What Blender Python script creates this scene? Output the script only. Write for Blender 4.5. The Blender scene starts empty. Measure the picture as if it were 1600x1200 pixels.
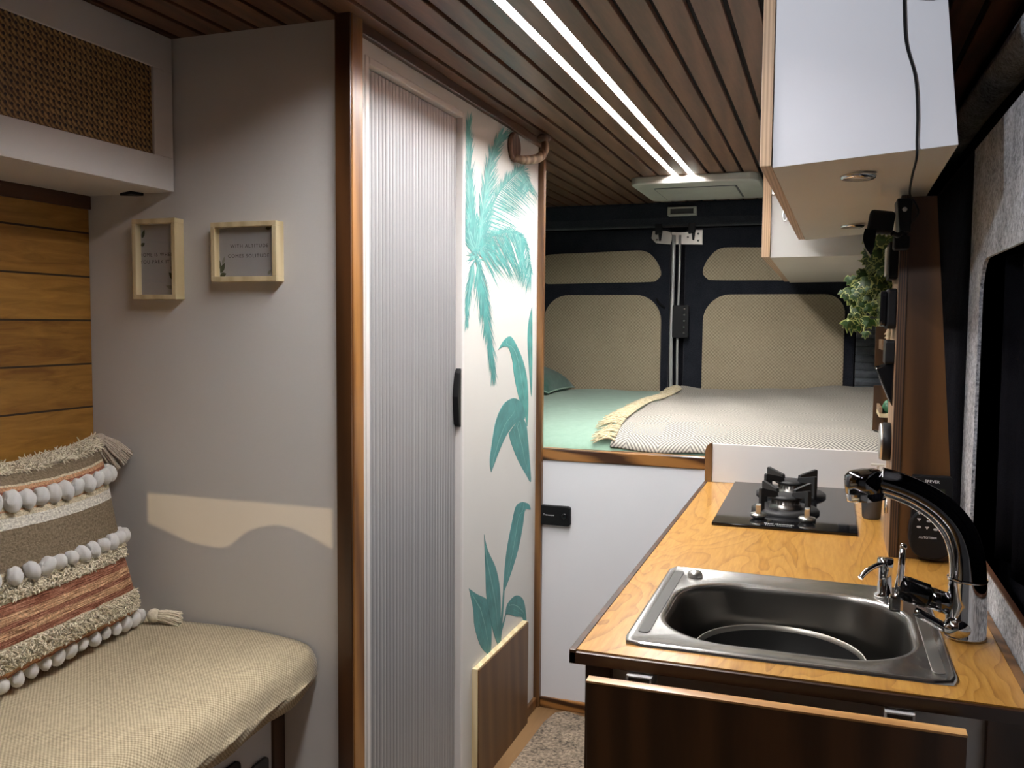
import bpy, bmesh, math, random
from mathutils import Vector, Matrix
random.seed(7)
PI = math.pi
scene = bpy.context.scene
COL = scene.collection

# ------------------------------------------------------------------ camera
cam_d = bpy.data.cameras.new('camera')
cam_d.sensor_width = 36.0
cam_d.lens = 31.30
cam_d.clip_start = 0.02
cam = bpy.data.objects.new('camera', cam_d)
COL.objects.link(cam)
cam.matrix_world = Matrix(((0.942722, -0.029625, 0.332262, 0.0),
                           (0.333483, 0.059695, -0.940864, 0.0),
                           (0.008039, 0.997777, 0.066156, 1.27),
                           (0, 0, 0, 1)))
scene.camera = cam

# ------------------------------------------------------------------ world, exposure, lights
world = bpy.data.worlds.new('night')
scene.world = world
world.use_nodes = True
world.node_tree.nodes['Background'].inputs[0].default_value = (0.5, 0.55, 0.7, 1)
world.node_tree.nodes['Background'].inputs[1].default_value = 0.02
scene.view_settings.view_transform = 'Standard'
scene.view_settings.look = 'None'
scene.view_settings.gamma = 1.0
scene.view_settings.use_curve_mapping = False
scene.view_settings.exposure = 0.0
LED_STRENGTH = 165.0
PATCH_LAMP = Vector((0.35, -2.4, 1.2))
PATCH_POWER = 190.0


def link_light(name, d, loc):
    o = bpy.data.objects.new(name, d)
    COL.objects.link(o)
    o.location = loc
    return o


# warm lamp added out of view to cast the patch on the sofa-end wall
ld = bpy.data.lights.new('patch_lamp', 'POINT')
ld.energy = PATCH_POWER
ld.color = (1.0, 0.73, 0.38)
ld.shadow_soft_size = 0.002
link_light('patch_lamp', ld, PATCH_LAMP)


# cool spot added out of frame to brighten the wall cabinet's end
ls = bpy.data.lights.new('cabinet_fill_spot', 'SPOT')
ls.energy = 24.0
ls.color = (0.90, 0.93, 1.0)
ls.spot_size = math.radians(62)
ls.spot_blend = 0.6
ls.shadow_soft_size = 0.02
so = link_light('cabinet_fill_spot', ls, (-0.30, 0.55, 1.82))
so.rotation_euler = (Vector((0.13, 1.5, 1.66)) - Vector((-0.30, 0.55, 1.82))).to_track_quat('-Z', 'Y').to_euler()


# ------------------------------------------------------------------ materials
def new_mat(name):
    m = bpy.data.materials.new(name)
    m.use_nodes = True
    nt = m.node_tree
    b = nt.nodes['Principled BSDF']
    return m, nt, b


def N(nt, typ, **kw):
    n = nt.nodes.new(typ)
    for k, v in kw.items():
        setattr(n, k, v)
    return n


def setin(node, **kw):
    for k, v in kw.items():
        node.inputs[k.replace('_', ' ')].default_value = v


def rgba(c):
    return (c[0], c[1], c[2], 1.0)


def srgb(r, g, b):
    f = lambda v: ((v / 255.0) / 12.92) if v / 255.0 <= 0.04045 else (((v / 255.0) + 0.055) / 1.055) ** 2.4
    return (f(r), f(g), f(b))


def ramp(nt, fac, stops):
    r = N(nt, 'ShaderNodeValToRGB')
    els = r.color_ramp.elements
    els[0].position, els[0].color = stops[0][0], rgba(stops[0][1])
    els[1].position, els[1].color = stops[1][0], rgba(stops[1][1])
    for p, c in stops[2:]:
        e = els.new(p)
        e.color = rgba(c)
    nt.links.new(fac, r.inputs[0])
    return r.outputs[0]


def coords(nt, scale=(1, 1, 1), rot=(0, 0, 0), uv=False):
    tc = N(nt, 'ShaderNodeTexCoord')
    mp = N(nt, 'ShaderNodeMapping')
    mp.inputs['Scale'].default_value = scale
    mp.inputs['Rotation'].default_value = rot
    nt.links.new(tc.outputs['UV' if uv else 'Object'], mp.inputs[0])
    return mp.outputs[0]


def noise(nt, vec, scale=5, detail=4, rough=0.55, dist=0.0):
    n = N(nt, 'ShaderNodeTexNoise')
    setin(n, Scale=scale, Detail=detail, Roughness=rough, Distortion=dist)
    nt.links.new(vec, n.inputs['Vector'])
    return n.outputs['Fac']


def bump(nt, b, height, strength=0.3, dist=0.002):
    n = N(nt, 'ShaderNodeBump')
    setin(n, Strength=strength, Distance=dist)
    nt.links.new(height, n.inputs['Height'])
    nt.links.new(n.outputs[0], b.inputs['Normal'])


def math_n(nt, op, a, b=None, c=None):
    n = N(nt, 'ShaderNodeMath', operation=op)
    for i, v in enumerate((a, b, c)):
        if v is None:
            continue
        if isinstance(v, (int, float)):
            n.inputs[i].default_value = v
        else:
            nt.links.new(v, n.inputs[i])
    return n.outputs[0]


def mixc(nt, fac, a, b, mode='MIX'):
    n = N(nt, 'ShaderNodeMix', data_type='RGBA', blend_type=mode)
    for i, v in ((0, fac), (6, a), (7, b)):
        if isinstance(v, (int, float)):
            n.inputs[i].default_value = v
        elif isinstance(v, tuple):
            n.inputs[i].default_value = rgba(v)
        else:
            nt.links.new(v, n.inputs[i])
    return n.outputs[2]


def plain(name, c, rough=0.5, metal=0.0, coat=0.0, noise_amt=0.06, nscale=8, bmp=0.0, spec=0.5):
    m, nt, b = new_mat(name)
    v = coords(nt)
    f = noise(nt, v, nscale, 3)
    lo = tuple(x * (1 - noise_amt) for x in c)
    hi = tuple(min(1, x * (1 + noise_amt)) for x in c)
    nt.links.new(ramp(nt, f, [(0.3, lo), (0.7, hi)]), b.inputs['Base Color'])
    setin(b, Roughness=rough, Metallic=metal)
    b.inputs['Coat Weight'].default_value = coat
    b.inputs['Specular IOR Level'].default_value = spec
    if bmp:
        bump(nt, b, noise(nt, v, nscale * 20, 3), bmp, 0.0006)
    return m


def wood(name, dark, light, axis='y', scale=1.0, rough=0.4, coat=0.0, figure=0.6, contrast=1.0, spec=0.5):
    """grain stretched along one axis, with soft cathedral figure"""
    m, nt, b = new_mat(name)
    s = {'x': (0.35, 4, 4), 'y': (4, 0.35, 4), 'z': (4, 4, 0.35)}[axis]
    v = coords(nt, tuple(a * scale for a in s))
    fine = noise(nt, v, 22, 5, 0.65, 0.3)
    w = N(nt, 'ShaderNodeTexWave')
    w.wave_type = 'BANDS'
    w.bands_direction = 'DIAGONAL'
    setin(w, Scale=1.6, Distortion=9.0, Detail=2.5)
    w.inputs['Detail Scale'].default_value = 0.8
    nt.links.new(v, w.inputs['Vector'])
    mix = math_n(nt, 'ADD', math_n(nt, 'MULTIPLY', w.outputs['Fac'], figure), math_n(nt, 'MULTIPLY', fine, 1 - figure))
    mid = tuple((x + y) / 2 for x, y in zip(dark, light))
    h = 0.28 / contrast
    c = ramp(nt, mix, [(0.5 - h, dark), (0.5 + h, light), (0.5, mid)])
    nt.links.new(c, b.inputs['Base Color'])
    setin(b, Roughness=rough)
    b.inputs['Coat Weight'].default_value = coat
    b.inputs['Coat Roughness'].default_value = 0.15
    b.inputs['Specular IOR Level'].default_value = spec
    bump(nt, b, fine, 0.12, 0.0006)
    return m


MAT = {}
MAT['white'] = plain('white_paint', (0.68, 0.655, 0.64), 0.5, noise_amt=0.025, nscale=3, bmp=0.05)
MAT['white_cool'] = plain('cool_white_paint', (0.74, 0.75, 0.79), 0.5, noise_amt=0.02, nscale=3, bmp=0.1)
MAT['white_wall'] = plain('mural_wall_white', (0.64, 0.63, 0.60), 0.55, noise_amt=0.02, nscale=3, bmp=0.05)
MAT['white_bounce'] = plain('underside_warm_bounce', (0.66, 0.62, 0.54), 0.55, noise_amt=0.03, nscale=3, bmp=0.1)  # warm bounce light from below put into the white
MAT['black'] = plain('black_plastic', (0.006, 0.006, 0.007), 0.45, spec=0.25)
MAT['black_matt'] = plain('black_matt', (0.005, 0.005, 0.006), 0.7, spec=0.2)
MAT['cast'] = plain('cast_iron', (0.015, 0.015, 0.016), 0.5, bmp=0.2)
MAT['gloss'] = plain('black_glass', (0.006, 0.006, 0.007), 0.06, noise_amt=0.0, spec=0.42)
MAT['chrome'] = plain('chrome', (0.75, 0.75, 0.76), 0.07, 1.0, noise_amt=0.0)
MAT['chrome_dark'] = plain('dark_reflection_chrome', (0.16, 0.16, 0.17), 0.08, 1.0, noise_amt=0.0)  # chrome with the dark room's reflection put into its colour
MAT['steel_dull'] = plain('dull_metal', (0.42, 0.40, 0.36), 0.38, 1.0)
MAT['rod'] = plain('grey_rod', (0.55, 0.56, 0.55), 0.4, 0.4)
MAT['alu'] = plain('satin_aluminium', (0.75, 0.74, 0.70), 0.3, 1.0)
MAT['grey_text'] = plain('grey_print', (0.45, 0.45, 0.46), 0.6)
MAT['white_text'] = plain('white_print', (0.8, 0.8, 0.8), 0.6)
MAT['ink'] = plain('dark_ink', (0.05, 0.05, 0.05), 0.8)
MAT['fan_white'] = plain('fan_cream_plastic', (0.50, 0.50, 0.45), 0.5)
MAT['frame_wood'] = wood('pale_pine', (0.60, 0.48, 0.27), (0.74, 0.62, 0.39), 'z', 2, 0.5)
MAT['slat'] = wood('ceiling_walnut', (0.080, 0.036, 0.019), (0.185, 0.090, 0.048), 'y', 1.6, 0.42, figure=0.35)
MAT['trim'] = wood('stained_pine_lit', (0.13, 0.05, 0.012), (0.36, 0.165, 0.045), 'z', 1.2, 0.38, 0.2, figure=0.5)  # brighter copy for the corner post; reflected light put into its colour
MAT['trim_dim'] = wood('stained_pine_dim', (0.07, 0.028, 0.008), (0.22, 0.105, 0.034), 'z', 1.5, 0.4, 0.1, figure=0.5)  # dimmer copy of the post's stained pine
MAT['trim_x'] = wood('stained_pine_rail', (0.045, 0.015, 0.004), (0.32, 0.14, 0.036), 'x', 2.6, 0.35, 0.3, figure=0.75, contrast=1.3)
MAT['trim_y'] = wood('dark_trim', (0.05, 0.02, 0.010), (0.12, 0.05, 0.022), 'y', 1.2, 0.4, figure=0.4)
MAT['walnut'] = wood('walnut_veneer', (0.040, 0.016, 0.006), (0.085, 0.034, 0.012), 'z', 1.2, 0.33, 0.2, figure=0.6)
MAT['walnut_warm'] = wood('warm_walnut_veneer', (0.045, 0.017, 0.003), (0.105, 0.043, 0.009), 'z', 1.0, 0.45, 0.0, figure=0.65)
MAT['edge_dark'] = wood('dark_edge', (0.030, 0.012, 0.006), (0.075, 0.030, 0.012), 'x', 1.2, 0.35, 0.3)
MAT['flap'] = wood('light_walnut', (0.090, 0.042, 0.014), (0.16, 0.080, 0.029), 'z', 1.0, 0.5, figure=0.4)
MAT['floor'] = wood('floor_laminate', (0.14, 0.075, 0.030), (0.27, 0.155, 0.068), 'y', 1.0, 0.4)
MAT['honey_edge'] = wood('honey_edge', (0.42, 0.21, 0.07), (0.70, 0.40, 0.16), 'x', 2.0, 0.35, 0.2)
MAT['tan_board'] = wood('tan_board', (0.22, 0.13, 0.07), (0.32, 0.20, 0.115), 'z', 1.5, 0.5)


def ply_edge(name, along, a=(0.40, 0.25, 0.135), b_=(0.56, 0.375, 0.22), freq=330):
    m, nt, b = new_mat(name)
    sep = N(nt, 'ShaderNodeSeparateXYZ')
    nt.links.new(coords(nt), sep.inputs[0])
    s = math_n(nt, 'SINE', math_n(nt, 'MULTIPLY', sep.outputs[along], freq * 2 * PI / 2))
    s = math_n(nt, 'MULTIPLY_ADD', s, 0.5, 0.5)
    f = noise(nt, coords(nt, (40, 40, 4)), 3, 3)
    k = math_n(nt, 'ADD', math_n(nt, 'MULTIPLY', s, 0.6), math_n(nt, 'MULTIPLY', f, 0.4))
    nt.links.new(ramp(nt, k, [(0.2, a), (0.7, b_)]), b.inputs['Base Color'])
    setin(b, Roughness=0.5)
    return m


MAT['birch_edge'] = ply_edge('birch_ply_edge', 0)
MAT['dark_ply_edge'] = ply_edge('stained_ply_edge', 0, (0.018, 0.008, 0.003), (0.085, 0.040, 0.017), 450)


def counter_mat():
    m, nt, b = new_mat('varnished_ply')
    v = coords(nt, (1.0, 0.30, 1.0))
    big = noise(nt, v, 3.4, 3, 0.5, 0.9)
    lines = math_n(nt, 'FRACT', math_n(nt, 'MULTIPLY', big, 21.0))
    lines = math_n(nt, 'POWER', lines, 4.0)
    fine = noise(nt, coords(nt, (9, 0.8, 9)), 18, 5, 0.6)
    k = math_n(nt, 'ADD', math_n(nt, 'MULTIPLY', lines, -0.28), math_n(nt, 'MULTIPLY', fine, 0.7))
    k = math_n(nt, 'ADD', k, math_n(nt, 'MULTIPLY', big, 0.35))
    c = ramp(nt, k, [(0.08, (0.24, 0.085, 0.012)), (0.70, (0.60, 0.325, 0.080)), (0.36, (0.43, 0.205, 0.036))])
    nt.links.new(c, b.inputs['Base Color'])
    setin(b, Roughness=0.30)
    b.inputs['Coat Weight'].default_value = 0.35
    b.inputs['Coat Roughness'].default_value = 0.16
    return m


MAT['counter'] = counter_mat()


def board_wall_mat():
    """horizontal pine planks: groove lines, knots, tone per board"""
    m, nt, b = new_mat('pine_cladding')
    tc = N(nt, 'ShaderNodeTexCoord')
    sep = N(nt, 'ShaderNodeSeparateXYZ')
    nt.links.new(tc.outputs['Object'], sep.inputs[0])
    bz = math_n(nt, 'DIVIDE', math_n(nt, 'SUBTRACT', sep.outputs[2], 0.031), 0.0955)
    idx = math_n(nt, 'FLOOR', bz)
    fr = math_n(nt, 'FRACT', bz)
    d = math_n(nt, 'ABSOLUTE', math_n(nt, 'SUBTRACT', fr, 0.5))
    groove = math_n(nt, 'GREATER_THAN', d, 0.478)
    com = N(nt, 'ShaderNodeCombineXYZ')
    nt.links.new(math_n(nt, 'MULTIPLY', sep.outputs[1], 1.2), com.inputs[1])
    nt.links.new(math_n(nt, 'MULTIPLY', sep.outputs[2], 9.0), com.inputs[2])
    nt.links.new(math_n(nt, 'MULTIPLY', idx, 7.3), com.inputs[0])
    g = noise(nt, com.outputs[0], 6, 5, 0.6, 0.8)
    wn = N(nt, 'ShaderNodeTexWhiteNoise')
    wn.noise_dimensions = '1D'
    nt.links.new(idx, wn.inputs['W'])
    k = math_n(nt, 'ADD', math_n(nt, 'MULTIPLY', g, 0.8), math_n(nt, 'MULTIPLY', wn.outputs[0], 0.22))
    c = ramp(nt, k, [(0.3, (0.20, 0.080, 0.012)), (0.75, (0.50, 0.255, 0.050))])
    vo = N(nt, 'ShaderNodeTexVoronoi')
    setin(vo, Scale=9.0, Randomness=1.0)
    nt.links.new(coords(nt, (0, 0.9, 1.2)), vo.inputs['Vector'])
    knot = math_n(nt, 'LESS_THAN', vo.outputs['Distance'], 0.10)
    c = mixc(nt, math_n(nt, 'MULTIPLY', knot, 0.75), c, (0.12, 0.045, 0.012))
    c = mixc(nt, groove, c, (0.03, 0.012, 0.005))
    nt.links.new(c, b.inputs['Base Color'])
    bump(nt, b, math_n(nt, 'SUBTRACT', 1.0, groove), 0.8, 0.003)
    setin(b, Roughness=0.45)
    return m


MAT['pine_wall'] = board_wall_mat()


def felt(name, lo, hi, scale=220):
    m, nt, b = new_mat(name)
    v = coords(nt)
    f = noise(nt, v, scale, 3, 0.7)
    f2 = noise(nt, v, 14, 3, 0.6)
    k = math_n(nt, 'ADD', math_n(nt, 'MULTIPLY', f, 0.7), math_n(nt, 'MULTIPLY', f2, 0.3))
    nt.links.new(ramp(nt, k, [(0.36, lo), (0.64, hi)]), b.inputs['Base Color'])
    setin(b, Roughness=0.95)
    b.inputs['Sheen Weight'].default_value = 0.0 if hi[0] < .02 else 0.25
    b.inputs['Specular IOR Level'].default_value = 0.0 if hi[0] < .02 else 0.1
    bump(nt, b, f, 0.6, 0.002)
    return m


MAT['felt_dark'] = felt('charcoal_felt', (0.010, 0.012, 0.018), (0.028, 0.031, 0.041))
MAT['felt_grey'] = felt('grey_felt', (0.06, 0.065, 0.075), (0.60, 0.62, 0.66), 150)
MAT['felt_black'] = felt('black_felt', (0.006, 0.006, 0.008), (0.015, 0.015, 0.018))
MAT['curtain'] = felt('black_curtain', (0.003, 0.003, 0.004), (0.007, 0.007, 0.009), 400)
MAT['carpet'] = felt('taupe_carpet', (0.025, 0.017, 0.010), (0.40, 0.31, 0.22), 95)


def weave(name, lo, hi, fu, fv, axes=(0, 2), rough=0.9, uv=False, speck=0.3, depth=0.0008):
    m, nt, b = new_mat(name)
    tc = N(nt, 'ShaderNodeTexCoord')
    sep = N(nt, 'ShaderNodeSeparateXYZ')
    nt.links.new(tc.outputs['UV' if uv else 'Object'], sep.inputs[0])
    u = math_n(nt, 'MULTIPLY', sep.outputs[axes[0]], fu * PI)
    v = math_n(nt, 'MULTIPLY', sep.outputs[axes[1]], fv * PI)
    su = math_n(nt, 'SINE', u)
    sv = math_n(nt, 'SINE', v)
    p = math_n(nt, 'MULTIPLY_ADD', math_n(nt, 'MULTIPLY', su, sv), 0.5, 0.5)
    n = noise(nt, coords(nt, (1, 1, 1)), 90, 3, 0.7)
    big = noise(nt, coords(nt, (1, 1, 1)), 5, 2, 0.5)
    k = math_n(nt, 'ADD', math_n(nt, 'MULTIPLY', p, 1 - speck), math_n(nt, 'MULTIPLY', n, speck))
    k = math_n(nt, 'ADD', k, math_n(nt, 'MULTIPLY', math_n(nt, 'SUBTRACT', big, 0.5), 0.25))
    nt.links.new(ramp(nt, k, [(0.15, lo), (0.75, hi)]), b.inputs['Base Color'])
    setin(b, Roughness=rough)
    b.inputs['Sheen Weight'].default_value = 0.2
    b.inputs['Specular IOR Level'].default_value = 0.15
    bump(nt, b, p, 0.6, depth)
    return m


MAT['burlap'] = weave('burlap', (0.26, 0.21, 0.14), (0.50, 0.425, 0.30), 120, 120, (0, 2), speck=0.45)
MAT['throw_beige'] = weave('beige_throw', (0.22, 0.165, 0.10), (0.66, 0.56, 0.38), 1.0, 1.0, (0, 1), uv=True, speck=0.52)


def rattan_mat():
    """cane webbing: holes on a staggered grid, diagonal and straight strands"""
    m, nt, b = new_mat('cane_webbing')
    tc = N(nt, 'ShaderNodeTexCoord')
    sep = N(nt, 'ShaderNodeSeparateXYZ')
    nt.links.new(tc.outputs['Object'], sep.inputs[0])
    P = 0.0125
    u = math_n(nt, 'MULTIPLY', sep.outputs[1], 2 * PI / P)
    v = math_n(nt, 'MULTIPLY', sep.outputs[2], 2 * PI / P)
    cu = math_n(nt, 'COSINE', u)
    cv_ = math_n(nt, 'COSINE', v)
    hole = math_n(nt, 'GREATER_THAN', math_n(nt, 'ADD', cu, cv_), 1.05)
    d1 = math_n(nt, 'SINE', math_n(nt, 'ADD', u, v))
    n = noise(nt, coords(nt), 120, 2)
    k = math_n(nt, 'ADD', math_n(nt, 'MULTIPLY', d1, 0.25), n)
    c = ramp(nt, k, [(0.25, (0.09, 0.045, 0.014)), (0.8, (0.46, 0.28, 0.10))])
    c = mixc(nt, hole, c, (0.012, 0.008, 0.005))
    nt.links.new(c, b.inputs['Base Color'])
    setin(b, Roughness=0.5)
    bump(nt, b, math_n(nt, 'SUBTRACT', 1.0, hole), 0.8, 0.002)
    return m


MAT['rattan'] = rattan_mat()


def steel_mat():
    m, nt, b = new_mat('brushed_steel')
    f = noise(nt, coords(nt, (4, 60, 60)), 12, 3)
    nt.links.new(ramp(nt, f, [(0.3, (0.62, 0.61, 0.59)), (0.7, (0.78, 0.77, 0.75))]), b.inputs['Base Color'])
    setin(b, Roughness=0.24, Metallic=1.0)
    return m


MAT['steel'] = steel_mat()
MAT['steel_shadow'] = plain('groove_shade', (0.05, 0.048, 0.042), 0.6, 0.0, noise_amt=0.05)  # shade of the sink groove put into a dark colour
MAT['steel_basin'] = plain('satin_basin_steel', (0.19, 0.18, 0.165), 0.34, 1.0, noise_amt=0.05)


def fabric(name, lo, hi, scale=60, sheen=0.3, bs=0.25):
    m, nt, b = new_mat(name)
    v = coords(nt)
    f = noise(nt, v, scale, 4, 0.6)
    nt.links.new(ramp(nt, f, [(0.3, lo), (0.7, hi)]), b.inputs['Base Color'])
    setin(b, Roughness=0.9)
    b.inputs['Sheen Weight'].default_value = sheen
    b.inputs['Specular IOR Level'].default_value = 0.15
    bump(nt, b, f, bs, 0.0015)
    return m


MAT['sage'] = fabric('sage_cotton', (0.22, 0.345, 0.265), (0.27, 0.405, 0.32), 30)
MAT['sage_dark'] = fabric('dark_sage_cotton', (0.045, 0.11, 0.09), (0.07, 0.15, 0.12), 40)
MAT['cream_yarn'] = fabric('cream_yarn', (0.42, 0.35, 0.21), (0.66, 0.57, 0.38), 200)
MAT['shag'] = fabric('cream_shag_wool', (0.68, 0.59, 0.43), (0.92, 0.84, 0.68), 160)
MAT['tassel'] = fabric('beige_cord', (0.38, 0.31, 0.24), (0.64, 0.55, 0.45), 200)
MAT['pom'] = fabric('white_wool', (0.66, 0.64, 0.62), (0.95, 0.93, 0.90), 70, bs=0.6)
MAT['quilt_grey'] = fabric('grey_padding', (0.085, 0.095, 0.11), (0.14, 0.155, 0.17), 40)
MAT['teal'] = plain('teal_paint', srgb(82, 152, 148), 0.6, noise_amt=0.25, nscale=22)
MAT['teal_deep'] = plain('deep_teal_paint', srgb(78, 136, 136), 0.6, noise_amt=0.22, nscale=16)
MAT['teal_light'] = plain('light_teal_paint', srgb(118, 172, 168), 0.6, noise_amt=0.1, nscale=16)
MAT['leaf_green'] = plain('ivy_green', (0.022, 0.060, 0.010), 0.45, noise_amt=0.4, nscale=40)
MAT['leaf_cream'] = plain('ivy_cream_margin', (0.34, 0.38, 0.12), 0.45, noise_amt=0.2, nscale=40)
MAT['stem'] = plain('ivy_stem', (0.16, 0.20, 0.07), 0.5)
MAT['grey_mug'] = plain('matt_grey_plastic', (0.06, 0.06, 0.065), 0.4)
MAT['pan_black'] = plain('nonstick_black', (0.006, 0.006, 0.006), 0.45)
MAT['horn'] = wood('weathered_wood', (0.16, 0.10, 0.06), (0.34, 0.24, 0.16), 'z', 3, 0.55)
MAT['horn_dark'] = wood('dark_weathered_wood', (0.08, 0.04, 0.025), (0.16, 0.09, 0.055), 'z', 3, 0.6)
MAT['paper'] = plain('print_paper', (0.40, 0.395, 0.40), 0.6, noise_amt=0.03)
MAT['leaf_ink'] = plain('printed_leaf_green', (0.05, 0.07, 0.04), 0.8)
MAT['leaf_ink_pale'] = plain('printed_leaf_pale', (0.25, 0.26, 0.22), 0.8)
MAT['burner_metal'] = plain('burner_metal', (0.22, 0.21, 0.20), 0.35, 1.0)
MAT['dark_plate'] = plain('grey_catch', (0.20, 0.21, 0.22), 0.4)
MAT['bulb'] = plain('downlight_lens', (0.75, 0.72, 0.62), 0.3)
MAT['screen'] = plain('dull_screen', (0.03, 0.033, 0.022), 0.25)
MAT['tambour'] = plain('tambour_grey', (0.36, 0.36, 0.37), 0.38, 0.25, noise_amt=0.05, nscale=2)
MAT['yellow_green'] = plain('green_glass', (0.05, 0.16, 0.08), 0.3, noise_amt=0.3, nscale=50)
MAT['figurine'] = plain('pale_figurine', (0.60, 0.45, 0.28), 0.5, noise_amt=0.2, nscale=40)


def glass_mat(name, tint=(0.9, 0.92, 0.92)):
    m, nt, b = new_mat(name)
    g = N(nt, 'ShaderNodeBsdfGlass')
    g.inputs['Color'].default_value = rgba(tint)
    g.inputs['Roughness'].default_value = 0.0
    g.inputs['IOR'].default_value = 1.02
    out = nt.nodes['Material Output']
    gl = N(nt, 'ShaderNodeBsdfGlossy')
    gl.inputs['Roughness'].default_value = 0.05
    mx = N(nt, 'ShaderNodeMixShader')
    mx.inputs[0].default_value = 0.05
    tr = N(nt, 'ShaderNodeBsdfTransparent')
    nt.links.new(tr.outputs[0], mx.inputs[1])
    nt.links.new(gl.outputs[0], mx.inputs[2])
    nt.links.new(mx.outputs[0], out.inputs[0])
    return m


MAT['pane'] = glass_mat('picture_glass')


def led_mat():
    m, nt, b = new_mat('led_diffuser')
    b.inputs['Base Color'].default_value = (0.9, 0.9, 0.9, 1)
    b.inputs['Emission Color'].default_value = (1.0, 0.975, 0.955, 1)
    b.inputs['Emission Strength'].default_value = LED_STRENGTH
    return m


MAT['led'] = led_mat()


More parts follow.
